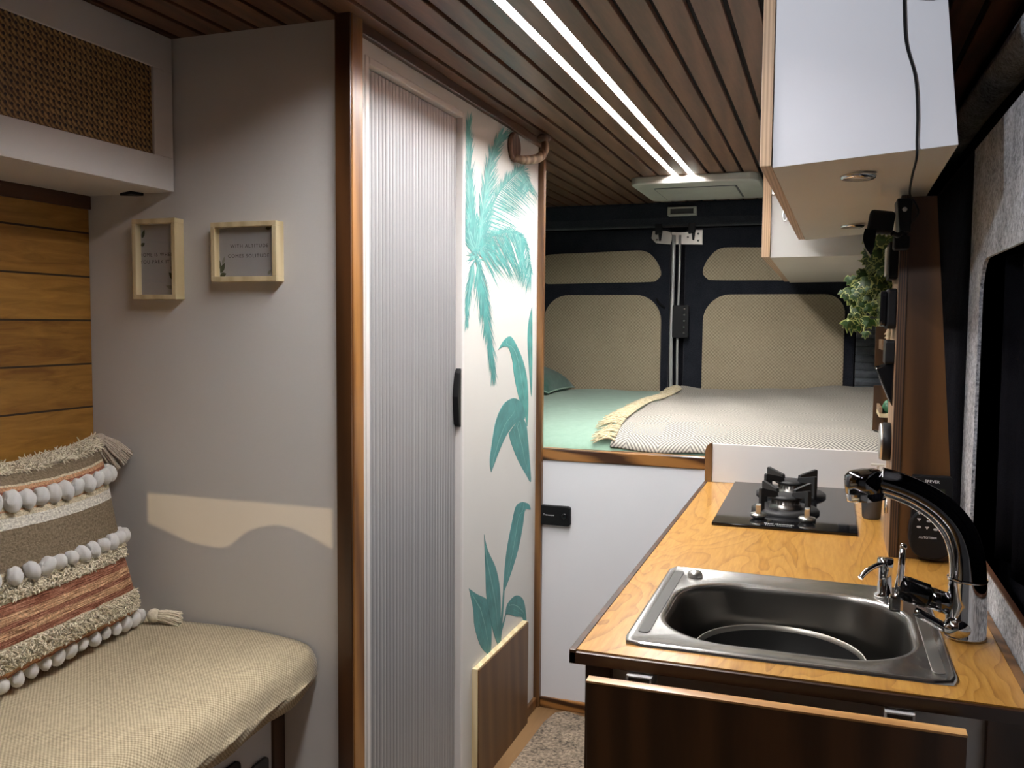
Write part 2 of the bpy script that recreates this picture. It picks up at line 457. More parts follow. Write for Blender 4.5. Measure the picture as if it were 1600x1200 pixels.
# ------------------------------------------------------------------ mesh helpers
class MB:
    """collects shapes; build() links them as ONE mesh object"""

    def __init__(self):
        self.v, self.f, self.mi, self.sm, self.uv = [], [], [], [], {}

    def add(self, vs, fs, mi=0, smooth=False):
        o = len(self.v)
        self.v += [Vector(p) for p in vs]
        for f in fs:
            self.f.append([o + i for i in f])
            self.mi.append(mi)
            self.sm.append(smooth)
        return self

    def box(self, x0, x1, y0, y1, z0, z1, mi=0, M=None):
        p = [Vector((x, y, z)) for z in (z0, z1) for y in (y0, y1) for x in (x0, x1)]
        if M is not None:
            p = [M @ q for q in p]
        return self.add(p, [(0, 2, 3, 1), (4, 5, 7, 6), (0, 1, 5, 4), (2, 6, 7, 3), (0, 4, 6, 2), (1, 3, 7, 5)], mi)

    def hexa(self, lo, hi, mi=0):
        """box from four bottom and four top points, each ccw seen from above"""
        return self.add(list(lo) + list(hi), [(3, 2, 1, 0), (4, 5, 6, 7), (0, 1, 5, 4), (1, 2, 6, 5), (2, 3, 7, 6), (3, 0, 4, 7)], mi)

    def prism(self, pts, axis, a, b, mi=0, smooth=False):
        """extrude a 2D outline along an axis ('x','y','z')"""
        n = len(pts)

        def P(p, t):
            return {'x': (t, p[0], p[1]), 'y': (p[0], t, p[1]), 'z': (p[0], p[1], t)}[axis]
        vs = [P(p, a) for p in pts] + [P(p, b) for p in pts]
        self.add(vs, [tuple(range(n))[::-1], tuple(range(n, 2 * n))], mi)
        o = len(self.v) - 2 * n
        for i in range(n):
            j = (i + 1) % n
            self.f.append([o + i, o + j, o + n + j, o + n + i])
            self.mi.append(mi)
            self.sm.append(smooth)
        return self

    def tube(self, path, radii, seg=12, mi=0, cap=True, smooth=True):
        path = [Vector(p) for p in path]
        if isinstance(radii, (int, float)):
            radii = [radii] * len(path)
        rings = []
        prev = None
        for i, p in enumerate(path):
            t = (path[min(i + 1, len(path) - 1)] - path[max(i - 1, 0)])
            if t.length < 1e-9:
                t = Vector((0, 0, 1))
            t.normalize()
            if prev is None:
                a = Vector((0, 0, 1)) if abs(t.z) < 0.9 else Vector((1, 0, 0))
                n = t.cross(a).normalized()
            else:
                n = (prev - t * prev.dot(t)).normalized()
            prev = n
            bn = t.cross(n)
            rings.append([p + (n * math.cos(2 * PI * k / seg) + bn * math.sin(2 * PI * k / seg)) * radii[i] for k in range(seg)])
        vs = [q for r in rings for q in r]
        fs = []
        for i in range(len(rings) - 1):
            for k in range(seg):
                k2 = (k + 1) % seg
                fs.append((i * seg + k, i * seg + k2, (i + 1) * seg + k2, (i + 1) * seg + k))
        self.add(vs, fs, mi, smooth)
        if cap:
            o = len(self.v) - len(vs)
            for ring, rev in ((0, True), (len(rings) - 1, False)):
                idx = [o + ring * seg + k for k in range(seg)]
                self.f.append(idx[::-1] if rev else idx)
                self.mi.append(mi)
                self.sm.append(False)
        return self

    def lathe(self, prof, c=(0, 0, 0), seg=32, mi=0, M=None, smooth=True):
        """profile of (r, z) revolved about z, then moved"""
        c = Vector(c)
        vs = []
        for r, z in prof:
            for k in range(seg):
                q = Vector((r * math.cos(2 * PI * k / seg), r * math.sin(2 * PI * k / seg), z))
                if M is not None:
                    q = M @ q
                vs.append(q + c)
        fs = []
        for i in range(len(prof) - 1):
            for k in range(seg):
                k2 = (k + 1) % seg
                fs.append((i * seg + k, i * seg + k2, (i + 1) * seg + k2, (i + 1) * seg + k))
        return self.add(vs, fs, mi, smooth)

    def ball(self, c, r, seg=12, rings=8, mi=0, sc=(1, 1, 1)):
        prof = [(max(1e-5, r * math.sin(PI * i / rings)), -r * math.cos(PI * i / rings)) for i in range(rings + 1)]
        M = Matrix.Diagonal((*sc, 1)).to_3x3()
        return self.lathe(prof, c, seg, mi, M)

    def build(self, name, mats, parent=None, base=None, bevel=0, subsurf=0, bseg=2):
        me = bpy.data.meshes.new(name)
        if base is None:
            if parent is not None:
                base = parent.location.copy()
            else:
                xs = [p.x for p in self.v]
                ys = [p.y for p in self.v]
                zs = [p.z for p in self.v]
                base = Vector(((min(xs) + max(xs)) / 2, (min(ys) + max(ys)) / 2, min(zs)))
        base = Vector(base)
        me.from_pydata([tuple(p - base) for p in self.v], [], self.f)
        if not isinstance(mats, (list, tuple)):
            mats = [mats]
        for m in mats:
            me.materials.append(MAT[m] if isinstance(m, str) else m)
        for i, p in enumerate(me.polygons):
            p.material_index = self.mi[i]
            p.use_smooth = self.sm[i]
        me.validate()
        bm = bmesh.new()
        bm.from_mesh(me)
        bmesh.ops.recalc_face_normals(bm, faces=bm.faces)
        bm.to_mesh(me)
        bm.free()
        o = bpy.data.objects.new(name, me)
        COL.objects.link(o)
        if parent is not None:
            o.parent = parent
            o.location = base - ABS[parent.name]
            ABS[o.name] = base.copy()
        else:
            o.location = base
            ABS[o.name] = base.copy()
        if bevel:
            md = o.modifiers.new('bevel', 'BEVEL')
            md.width = bevel
            md.segments = bseg
            md.limit_method = 'ANGLE'
            md.angle_limit = math.radians(40)
        if subsurf:
            md = o.modifiers.new('sub', 'SUBSURF')
            md.levels = md.render_levels = subsurf
        return o


ABS = {}


def thing(name, label, cat, loc=(0, 0, 0), group=None):
    o = bpy.data.objects.new(name, None)
    COL.objects.link(o)
    o.empty_display_size = 0.05
    o.location = loc
    ABS[o.name] = Vector(loc)
    o['label'] = label
    o['category'] = cat
    if group:
        o['group'] = group
    return o


def tag(o, label, cat, group=None, kind=None):
    o['label'] = label
    o['category'] = cat
    if group:
        o['group'] = group
    if kind:
        o['kind'] = kind
    return o


def struct(o, label=None):
    o['kind'] = 'structure'
    if label:
        o['label'] = label
    return o


def rrect(x0, x1, y0, y1, r, n=6):
    """rounded rectangle outline; r = one radius or (bl, br, tr, tl)"""
    if isinstance(r, (int, float)):
        r = (r,) * 4
    pts = []
    for (cx, cy, rr, a0) in ((x0 + r[0], y0 + r[0], r[0], PI), (x1 - r[1], y0 + r[1], r[1], 1.5 * PI),
                             (x1 - r[2], y1 - r[2], r[2], 0), (x0 + r[3], y1 - r[3], r[3], 0.5 * PI)):
        for i in range(n + 1):
            a = a0 + 0.5 * PI * i / n
            pts.append((cx + rr * math.cos(a), cy + rr * math.sin(a)))
    return pts


def text_part(name, body, size, M, mat, parent, extrude=0.0002, align='CENTER', spacing=1.0):
    """lettering turned into a mesh; M places its plane (x right, y up, z out)"""
    cu = bpy.data.curves.new(name, 'FONT')
    cu.body = body
    cu.size = size
    cu.extrude = extrude
    cu.align_x = align
    cu.align_y = 'CENTER'
    cu.resolution_u = 3
    cu.space_character = spacing
    tmp = bpy.data.objects.new(name, cu)
    COL.objects.link(tmp)
    dg = bpy.context.evaluated_depsgraph_get()
    me = bpy.data.meshes.new_from_object(tmp.evaluated_get(dg))
    bpy.data.objects.remove(tmp)
    base = ABS[parent.name]
    me.transform(Matrix.Translation(-base) @ M)
    me.materials.clear()
    me.materials.append(MAT[mat])
    o = bpy.data.objects.new(name, me)
    COL.objects.link(o)
    o.parent = parent
    ABS[o.name] = base.copy()
    return o


def plane_M(origin, right, up):
    r = Vector(right).normalized()
    u = Vector(up).normalized()
    n = r.cross(u)
    return Matrix(((r.x, u.x, n.x, origin[0]), (r.y, u.y, n.y, origin[1]), (r.z, u.z, n.z, origin[2]), (0, 0, 0, 1)))


# ================================================================== THE SETTING
XL, XR, YB, YF, ZC = -1.56, 0.27, 4.42, -1.0, 1.86
XB = -0.888          # washroom wall facing the aisle
YW = 1.555           # white wall at the end of the sofa
YBED = 2.771         # white front below the bed

struct(MB().box(XL - .05, 0.42, YF - 1.6, YB + .1, -0.05, 0.0).build('floor', 'floor'))
m = MB()
m.box(XL - .05, 0.42, YF - .05, YB, ZC + .012, ZC + .05, 1)
pitch = 0.0645
x0 = -0.453 - pitch * 18
while x0 < 0.36:
    g0 = .0099 if abs(x0 + .5835) < .01 or abs(x0 + .5165) < .01 else .0060
    g1 = .0099 if abs(x0 + pitch + .5835) < .01 or abs(x0 + pitch + .5165) < .01 else .0060
    m.box(x0 + g0, x0 + pitch - g1, YF, 4.36, ZC, ZC + .013, 0)
    x0 += pitch
struct(m.build('ceiling', ['slat', 'black_matt'], bevel=.0012))
struct(MB().box(XL - .05, XL, YF - .05, YB, 0, ZC).build('wall_left', 'felt_dark'))
# rear header above the doors, covered in felt
hd = MB().prism([(4.30, 1.862), (4.42, 1.862), (4.42, 1.752), (4.36, 1.755), (4.325, 1.79)], 'x', XL, 0.30)
struct(hd.build('trim_1', 'felt_dark', bevel=.01))
struct(MB().box(XL, 0.42, YB, YB + .06, 0, ZC).build('wall_rear', 'felt_black'))

# white partition that closes the sofa corner
m = MB().box(-1.56, -0.895, YW, YW + .018, 0, ZC)
struct(m.build('wall_sofa_end', 'white'))
# tall brown corner post
m = MB().prism(rrect(-0.905, -0.872, 1.528, 1.533, .001, 2), 'z', 0, ZC)
struct(m.build('trim_2', 'walnut'))
m = MB().prism(rrect(-0.905, -0.870, 1.533, 1.576, .003, 3), 'z', 0, ZC)
struct(m.build('trim_11', 'trim'))
# washroom wall with the shutter opening
m = MB()
OY0, OY1, OZ1 = 1.622, 2.128, 1.80
m.box(XB - .018, XB, 1.576, OY0, 0, ZC)
m.box(XB - .018, XB, OY1, 2.752, 0, ZC)
m.box(XB - .018, XB, OY0, OY1, OZ1, ZC)
struct(m.build('wall_washroom', 'white_wall'))
m = MB().box(-0.893, -0.868, 2.752, 2.774, 0, ZC)
struct(m.build('trim_3', 'trim_dim', bevel=.003))
m = MB().box(XB, XB + .014, 1.576, 2.752, ZC - .024, ZC)
struct(m.build('trim_4', 'trim_y', bevel=.003))
# hidden side of the washroom towards the bed
struct(MB().box(XL, XB - .018, 2.735, 2.752, 0, ZC).build('wall_washroom_rear', 'white'))
# bed front
m = MB().box(-0.868, -0.322, YBED, YBED + .018, 0, .83)
struct(m.build('wall_bed_front', 'white_cool'))
m = MB().box(-0.868, -0.322, YBED - .012, YBED, 0, .036)
struct(m.build('baseboard_rear', 'trim_x', bevel=.004))
m = MB().box(XB, XB + .012, 2.63, 2.752, 0, .036)
struct(m.build('baseboard_left', 'trim_dim', bevel=.004))
m = MB().box(-0.893, -0.341, YBED - .006, YBED + .03, .829, .868)
struct(m.build('trim_5', 'trim_x', bevel=.004))

# right side: felt covered wall with a window opening, recessed black band above
m = MB()
WY1, WZ0, WZ1 = 1.895, .858, 1.40
YR = 2.03
m.box(XR, XR + .006, YF, YR, 0, WZ0)
m.box(XR, XR + .006, WY1, YR, WZ0, 1.63)
m.box(XR, XR + .006, YF, WY1, WZ1, 1.63)
arc = [(WY1, WZ1)] + [(WY1 - .07 + .07 * math.cos(a), WZ1 - .07 + .07 * math.sin(a)) for a in [PI / 2 * (1 - i / 8) for i in range(9)]]
arc = [(WY1 + .001, WZ1 + .001)] + arc[1:]
m.prism(arc, 'x', XR, XR + .006)
struct(m.build('wall_right', 'felt_grey'))
struct(MB().box(XR - .003, XR + .006, YF, WY1 - .002, WZ0, WZ0 + .004).build('trim_6', 'trim_y', bevel=.001))
struct(MB().box(XR + .006, XR + .012, YR, YB, 0, 1.63).build('wall_right_rear', 'felt_black'))
m = MB().box(XR + .085, XR + .1, YF, YB, 0, ZC + .02)
m.box(XR, XR + .1, YF, YB, 1.63, 1.632)
struct(m.build('wall_right_shell', 'felt_black'))
# roof side rail, felt covered, rounded
m = MB().tube([(XR + .055, y, 1.79 + .012 * math.sin(y * 3)) for y in [YF + i * .27 for i in range(20)]], .036, 14)
struct(m.build('trim_7', 'felt_grey'))

# unseen wall added behind the camera; its opening shapes the warm light patch
PATCH = [(-1.395, 0.899), (-0.923, 0.904), (-0.924, 0.81), (-0.991, 0.839), (-1.029, 0.852), (-1.067, 0.853), (-1.114, 0.842),
         (-1.146, 0.822), (-1.171, 0.799), (-1.203, 0.792), (-1.278, 0.796), (-1.379, 0.827)]
t = (YF - PATCH_LAMP.y) / (YW - PATCH_LAMP.y)
ap = [(PATCH_LAMP.x + (x - PATCH_LAMP.x) * t, PATCH_LAMP.z + (z - PATCH_LAMP.z) * t) for x, z in PATCH]
ax0, ax1 = ap[0][0], ap[1][0]
az1 = ap[0][1]
m = MB()
m.box(XL, ax0, YF - .01, YF, 0, ZC)
m.box(ax1, 0.4, YF - .01, YF, 0, ZC)
m.box(ax0, ax1, YF - .01, YF, az1, ZC)
low = [(ax0, 0), (ax1, 0)] + ap[2:] + [(ax0, ap[-1][1] + .001)]
m.prism(low, 'y', YF - .01, YF)
struct(m.build('wall_patch_mask', 'felt_grey'))

# ================================================================== LED STRIPS
for i, xl in enumerate((-0.453 - 2 * pitch, -0.453 - pitch)):
    rt = thing('led_strip', ['left of two white light strips glowing between ceiling slats',
                             'right of two white light strips glowing between ceiling slats'][i], 'light strip', (xl, 2.1, ZC - .004), 'ceiling light strips')
    MB().box(xl - .0098, xl + .0098, 0.78, 3.60, ZC + .0076, ZC + .0118).build('channel', 'alu', rt)
    MB().box(xl - .0092, xl + .0092, 0.785, 3.595, ZC + .0066, ZC + .0075).build('diffuser', 'led', rt)

# ================================================================== ROOF FAN
rt = thing('roof_fan', 'cream square roof vent fan on the ceiling where the light strips end', 'vent', (-0.51, 3.79, 1.828))
m = MB().prism(rrect(-0.760, -0.262, 3.535, 4.045, .045), 'z', 1.829, 1.86)
m.build('frame', 'fan_white', rt, bevel=.006)
m = MB()
m.prism(rrect(-0.685, -0.355, 3.650, 3.985, .01, 3), 'z', 1.8265, 1.829)
m.build('seam', 'grey_mug', rt)
m = MB().prism(rrect(-0.680, -0.360, 3.655, 3.98, .01, 3), 'z', 1.824, 1.829)
m.build('cover_plate', 'fan_white', rt, bevel=.001)
rt = thing('ceiling_lamp', 'small cream framed light on the dark felt above the rear doors', 'lamp', (-0.66, 4.3, 1.80))
m = MB()
for b_ in ((-.735, -.600, 1.795, 1.803), (-.735, -.600, 1.828, 1.836), (-.735, -.722, 1.803, 1.828), (-.613, -.600, 1.803, 1.828)):
    m.box(b_[0], b_[1], 4.285, 4.33, b_[2], b_[3])
m.build('bezel', 'fan_white', rt, bevel=.002)
MB().box(-.722, -.613, 4.295, 4.31, 1.803, 1.828).build('lens', 'grey_mug', rt)

# ================================================================== SHUTTER DOOR
rt = thing('door_1', 'grey ribbed tambour shutter in a white frame beside the brown post', 'door', (XB, 1.87, 0))
rt['kind'] = 'structure'
m = MB()
ns = 30
w = (2.118 - 1.635) / ns
pts = []
for i in range(ns):
    y = 1.635 + i * w
    for k, (a, d) in enumerate(((0.0, 0.0), (0.08, .0035), (.3, .0048), (.5, .0052), (.7, .0048), (.92, .0035))):
        pts.append((-0.906 + d, y + a * w))
pts.append((-0.906, 1.635 + ns * w))
vs, fs = [], []
for (x, y) in pts:
    vs += [(x, y, 0.0), (x, y, 1.79)]
for i in range(len(pts) - 1):
    fs.append((2 * i, 2 * i + 2, 2 * i + 3, 2 * i + 1))
m.add(vs, fs, 0)
m.box(-0.913, -0.907, 1.625, 2.125, 0, 1.795, 0)
m.build('shutter', 'tambour', rt)
m = MB()
for (y0, y1, z0, z1) in ((1.614, 1.630, 0, 1.808), (2.122, 2.138, 0, 1.808), (1.630, 2.122, 1.792, 1.808)):
    m.box(-0.93, -0.8855, y0, y1, z0, z1)
m.build('frame', 'white', rt, bevel=.003)
m = MB().prism([(2.117, 1.158), (2.106, 1.145), (2.094, 1.085), (2.101, 1.03), (2.104, 1.012), (2.117, 1.005)], 'x', -0.902, -0.886)
m.build('handle', 'black', rt, bevel=.002)

# ================================================================== MURAL
LEAF = {'A': [(2.392, 1.198), (2.432, 1.222), (2.48, 1.236), (2.516, 1.23), (2.568, 1.198), (2.622, 1.152), (2.658, 1.095), (2.67, 1.023), (2.663, 0.95), (2.643, 0.98), (2.603, 1.018), (2.564, 1.066), (2.533, 1.116), (2.514, 1.165), (2.481, 1.202), (2.439, 1.208)],
        'B': [(2.341, 0.853), (2.33, 0.887), (2.346, 0.935), (2.377, 0.996), (2.436, 1.037), (2.513, 1.05), (2.572, 1.041), (2.618, 1.017), (2.635, 0.978), (2.574, 0.976), (2.515, 0.963), (2.459, 0.94), (2.405, 0.904), (2.366, 0.873)],
        'C': [(2.487, 0.947), (2.559, 0.973), (2.612, 0.979), (2.651, 0.959), (2.668, 0.921), (2.69, 0.841), (2.705, 0.766), (2.656, 0.795), (2.577, 0.852), (2.516, 0.909)],
        'D': [(2.698, 1.327), (2.666, 1.281), (2.656, 1.226), (2.67, 1.15), (2.7, 1.041), (2.708, 1.123), (2.703, 1.276)],
        'E': [(2.29, 0.685), (2.318, 0.635), (2.386, 0.564), (2.421, 0.491), (2.429, 0.404), (2.416, 0.331), (2.38, 0.364), (2.341, 0.432), (2.311, 0.502), (2.301, 0.586)],
        'F': [(2.179, 0.563), (2.239, 0.53), (2.311, 0.495), (2.344, 0.458), (2.354, 0.4), (2.35, 0.332), (2.327, 0.33), (2.268, 0.374), (2.223, 0.442), (2.21, 0.499)],
        'G': [(2.621, 0.716), (2.684, 0.697), (2.702, 0.675), (2.649, 0.685), (2.627, 0.637), (2.584, 0.572), (2.52, 0.515), (2.458, 0.474), (2.45, 0.469), (2.453, 0.511), (2.476, 0.591), (2.516, 0.66), (2.558, 0.713)],
        'H': [(2.47, 0.402), (2.49, 0.429), (2.565, 0.432), (2.634, 0.401), (2.663, 0.354), (2.672, 0.305), (2.648, 0.305), (2.631, 0.341), (2.567, 0.365), (2.506, 0.391)],
        'S': [(2.449, 0.476), (2.462, 0.473), (2.438, 0.344), (2.422, 0.321), (2.418, 0.337)],
        'T': [(2.472, 0.405), (2.48, 0.399), (2.436, 0.352), (2.428, 0.359)]}
FROND = {'F1': [(2.212, 1.457), (2.175, 1.593), (2.159, 1.77)], 'F2': [(2.231, 1.465), (2.276, 1.607), (2.327, 1.729), (2.402, 1.802)],
         'F3': [(2.245, 1.477), (2.354, 1.617), (2.48, 1.695), (2.595, 1.738), (2.658, 1.703)], 'F4': [(2.245, 1.466), (2.326, 1.513), (2.501, 1.543), (2.62, 1.522), (2.685, 1.437)],
         'F5': [(2.231, 1.441), (2.27, 1.347), (2.321, 1.23), (2.348, 1.148)], 'F6': [(2.199, 1.434), (2.165, 1.344), (2.157, 1.287)], 'F7': [(2.212, 1.457), (2.172, 1.499), (2.154, 1.535)]}
K = 0.41      # the mural was painted stretched sideways; strokes are laid out in squeezed space
mural = thing('wall_mural', 'teal palm tree and broad leaves painted on the white washroom wall', 'mural', (XB, 2.45, 0.3))


def clampy(y):
    return max(2.142, min(2.75, y))


def catmull(pts, n):
    P = [pts[0]] + list(pts) + [pts[-1]]
    out = []
    segs = len(pts) - 1
    for i in range(n + 1):
        u = i / n * segs
        k = min(int(u), segs - 1)
        t = u - k
        a, b, c, d = P[k], P[k + 1], P[k + 2], P[k + 3]
        out.append(tuple(0.5 * ((2 * b[j]) + (-a[j] + c[j]) * t + (2 * a[j] - 5 * b[j] + 4 * c[j] - d[j]) * t * t + (-a[j] + 3 * b[j] - 3 * c[j] + d[j]) * t ** 3) for j in range(len(b))))
    return out


def stroke(mb, pts, wid, x, mi):
    """tapered brush stroke in squeezed (u,v) space"""
    n = len(pts)
    L, Rr = [], []
    for i, p in enumerate(pts):
        a = pts[max(0, i - 1)]
        b = pts[min(n - 1, i + 1)]
        dx, dy = b[0] - a[0], b[1] - a[1]
        l = math.hypot(dx, dy) or 1
        wv = wid * (1 - (i / (n - 1)) ** 1.5) * (0.6 + 0.4 * min(1, i * 2 / n)) + .0001
        L.append((p[0] - dy / l * wv, p[1] + dx / l * wv))
        Rr.append((p[0] + dy / l * wv, p[1] - dx / l * wv))
    vs = [(x, clampy(q[0] / K), q[1]) for q in L + Rr]
    mb.add(vs, [(i, i + 1, n + i + 1, n + i) for i in range(n - 1)], mi)


# each frond: leaflets on both sides of a midrib; (length, heading relative to the rib at base and at tip, sag)
spec = {'F1': ((.075, 14, 8, 0), (.085, -14, -8, 0), 60), 'F2': ((.060, 18, 12, 0), (.095, -24, -16, .0), 60),
        'F3': ((.030, 30, 35, 0), (.095, -75, -60, .10), 56), 'F4': ((.022, 40, 30, 0), (.118, -110, -25, .10), 60),
        'F5': ((.085, 13, 6, 0), (.095, -15, -6, 0), 50), 'F6': ((.050, 10, 6, 0), (.060, -10, -6, 0), 30), 'F7': ((.050, 30, 20, 0), (.060, -30, -20, 0), 22)}
m = MB()
for key, (lf, rg, n) in spec.items():
    mid = catmull([(y * K, z) for y, z in FROND[key]], n)
    for i in range(n + 1):
        a = mid[max(0, i - 1)]
        b = mid[min(n, i + 1)]
        th = math.atan2(b[1] - a[1], b[0] - a[0])
        t = i / n
        env = .45 + .75 * math.sin(PI * min(1, t * .8 + .15))
        if key in ('F1', 'F2', 'F5', 'F6'):
            env = 1.05 - .45 * t
        for (ln, a0, a1, sag) in (lf, rg):
            for _ in range(2):
                lnn = ln * env * random.uniform(.6, 1.15)
                an = th + math.radians(a0 * (1 - t) + a1 * t + random.uniform(-7, 7))
                p = mid[i]
                pts = []
                for k in range(6):
                    q = k / 5 * lnn
                    pts.append((p[0] + math.cos(an) * q, p[1] + math.sin(an) * q - sag * q * q / .10))
                stroke(m, pts, random.uniform(.0012, .0026), XB + .0006 + random.uniform(0, .0005), random.choice((0, 0, 1, 2, 0)))
    stroke(m, mid, .0026, XB + .0012, random.choice((0, 2)))
for _ in range(46):                      # the crown where the fronds meet
    an = random.uniform(0, 2 * PI)
    L_ = random.uniform(.015, .045)
    p = (2.215 * K + random.uniform(-.005, .006), 1.452 + random.uniform(-.02, .02))
    stroke(m, [(p[0] + math.cos(an) * L_ * k / 4, p[1] + math.sin(an) * L_ * k / 4) for k in range(5)], .0022, XB + .0012 + random.uniform(0, .0006), random.choice((0, 1, 2)))
m.build('painted_palm', ['teal', 'teal_deep', 'teal_light'], mural)
for key, pts in LEAF.items():
    m = MB()
    out = catmull([(p[0] * K, p[1]) for p in pts + [pts[0]]], len(pts) * 4)[:-1]
    xs = XB + {'C': .0004, 'A': .0008, 'B': .0012, 'E': .0010, 'F': .0005, 'S': .0003, 'T': .0002}.get(key, .0006)
    m.prism([(clampy(u / K), z) for u, z in out], 'x', XB, xs)
    # a few brushed veins running the length of the leaf
    if key not in 'ST':
        n = len(out)
        i0 = {'A': 3 * 0, 'B': 0, 'C': 0}.get(key, 0)
        tip = max(range(n), key=lambda i: max(math.dist(out[i], q) for q in out))
        far = max(range(n), key=lambda i: math.dist(out[i], out[tip]))
        lo_, hi_ = min(tip, far), max(tip, far)
        s1 = out[lo_:hi_ + 1]
        s2 = (out[hi_:] + out[:lo_ + 1])[::-1]
        for fr in (.3, .5, .72):
            line = []
            for q in range(2, 15):
                a = s1[int(q / 16 * (len(s1) - 1))]
                b = s2[int(q / 16 * (len(s2) - 1))]
                line.append((a[0] * (1 - fr) + b[0] * fr, a[1] * (1 - fr) + b[1] * fr))
            stroke(m, line, .0014 if fr == .5 else .0008, xs + .0004, 1 if fr == .5 else 2)
    m.build('painted_leaf' if key not in 'ST' else 'painted_stem', [{'A': 'teal', 'D': 'teal'}.get(key, 'teal_deep'), 'teal_light', 'teal'], mural)

# wooden flap below the mural
rt = thing('fold_down_panel', 'brown veneered flap board with pale edge against the white mural wall', 'panel', (XB, 2.42, 0.0))
m = MB().box(XB + .0165, XB + .0205, 2.208, 2.632, .0, .329)
m.build('face', 'flap', rt)
m = MB().box(XB, XB + .0165, 2.205, 2.635, .0, .332)
m.build('board', 'frame_wood', rt, bevel=.001)

# coat hook: dark mounting disc, curved horn and a turned knob
rt = thing('coat_hook', 'weathered wooden coat hook curling up near the top of the mural wall', 'hook', (XB, 2.56, 1.74))
My = Matrix.Rotation(PI / 2, 3, 'Y')
Mh = Matrix(((0, 0, 1), (0, 1.25, 0), (-1, 0, 0)))
m = MB().lathe([(.0001, 0), (.038, 0), (.041, .003), (.041, .012), (.036, .014), (.034, .011), (.0001, .011)], (XB, 2.50, 1.790), 28, M=Matrix(((0, 0, 1), (0, 1.05, 0), (-1.05, 0, 0))))
m.build('mount', 'horn_dark', rt)
m = MB().tube(catmull([(XB + .008, 2.505, 1.762), (XB + .030, 2.52, 1.755), (XB + .055, 2.585, 1.772), (XB + .058, 2.635, 1.808), (XB + .048, 2.655, 1.842)], 16),
              [.010 + .004 * math.sin(i / 16 * PI) for i in range(17)], 12)
m.build('arm', 'horn', rt)
m = MB().ball((XB + .048, 2.655, 1.843), .019, 16, 10, sc=(1.0, 1.7, .75))
m.build('knob', 'horn_dark', rt)
m = MB().ball((XB + .030, 2.512, 1.756), .004, 8, 6)
m.build('screw', 'alu', rt)

# ================================================================== PICTURES
def picture(name, label, x0, x1, z0, z1, lines, tsize, leaves, group='small framed prints'):
    rt = thing(name, label, 'picture', ((x0 + x1) / 2, YW, z0), group)
    yb, yf = YW, YW - .028
    t = .010
    m = MB()
    for (a, b, c, d) in ((x0, x1, z0, z0 + t), (x0, x1, z1 - t, z1), (x0, x0 + t, z0 + t, z1 - t), (x1 - t, x1, z0 + t, z1 - t)):
        m.box(a, b, yf, yb, c, d)
    m.build('frame', 'frame_wood', rt, bevel=.0008)
    pr = MB().box(x0 + t, x1 - t, YW - .012, YW - .010, z0 + t, z1 - t).build('print', 'paper', rt)
    for i, ln in enumerate(lines):
        M = plane_M(((x0 + x1) / 2 + ln[2], YW - .0122, (z0 + z1) / 2 + ln[1]), (1, 0, 0), (0, 0, 1))
        text_part('lettering', ln[0], tsize, M, 'ink', pr, .0001, spacing=1.25)
    m = MB()
    for (cx, cz, L, w_, an, mi) in leaves:
        out = []
        for k in range(12):
            s = k / 11
            out.append((s * L, w_ * math.sin(PI * s ** .8)))
        out = out + [(p[0], -p[1]) for p in out[-2:0:-1]]
        q = [(cx + p[0] * math.cos(an) - p[1] * math.sin(an), cz + p[0] * math.sin(an) + p[1] * math.cos(an)) for p in out]
        q = [(min(max(a, x0 + t), x1 - t), min(max(b, z0 + t), z1 - t)) for a, b in q]
        m.add([(a, YW - .0123 - .0001 * mi, b) for a, b in q], [tuple(range(len(q)))], mi)
    m.build('printed_leaves', ['leaf_ink', 'leaf_ink_pale'], pr)
    MB().box(x0 + t, x1 - t, YW - .0185, YW - .017, z0 + t, z1 - t).build('glass', 'pane', rt)
    return rt


picture('picture_frame', 'upright pale wood framed print on the grey-lit wall, nearer the sofa corner', -1.398, -1.286, 1.318, 1.487,
        [('HOME IS WHERE', .010, -.003), ('YOU PARK IT', -.005, -.010)], .0105,
        [(-1.385, 1.448, .020, .004, 1.2, 0), (-1.388, 1.432, .012, .004, .5, 0), (-1.300, 1.36, .022, .006, 2.4, 0), (-1.297, 1.335, .02, .005, 1.8, 0),
         (-1.30, 1.372, .02, .004, 2.2, 1), (-1.305, 1.342, .02, .004, 2.9, 1)])
picture('picture_frame', 'wide pale wood framed print on the grey-lit wall, nearer the brown post', -1.197, -1.040, 1.354, 1.474,
        [('WITH ALTITUDE', .012, .004), ('COMES SOLITUDE', -.008, .002)], .0102,
        [(-1.185, 1.372, .024, .005, 1.1, 0), (-1.186, 1.366, .016, .005, .3, 0), (-1.186, 1.38, .022, .004, 1.7, 0), (-1.060, 1.44, .022, .0045, 1.1, 0),
         (-1.075, 1.460, .018, .004, .2, 0), (-1.180, 1.39, .018, .003, 1.2, 1), (-1.055, 1.43, .015, .003, 1.6, 1), (-1.07, 1.368, .012, .003, .9, 1)])

# ================================================================== SOFA CORNER
m = MB().box(-1.56, -1.539, .2, YW - .002, 0.0, 1.546)
struct(m.build('trim_8', 'pine_wall', base=(-1.55, .8, 0)))
m = MB().box(-1.539, -1.531, .2, YW - .002, 1.515, 1.544)
struct(m.build('trim_9', 'trim_y', bevel=.001))

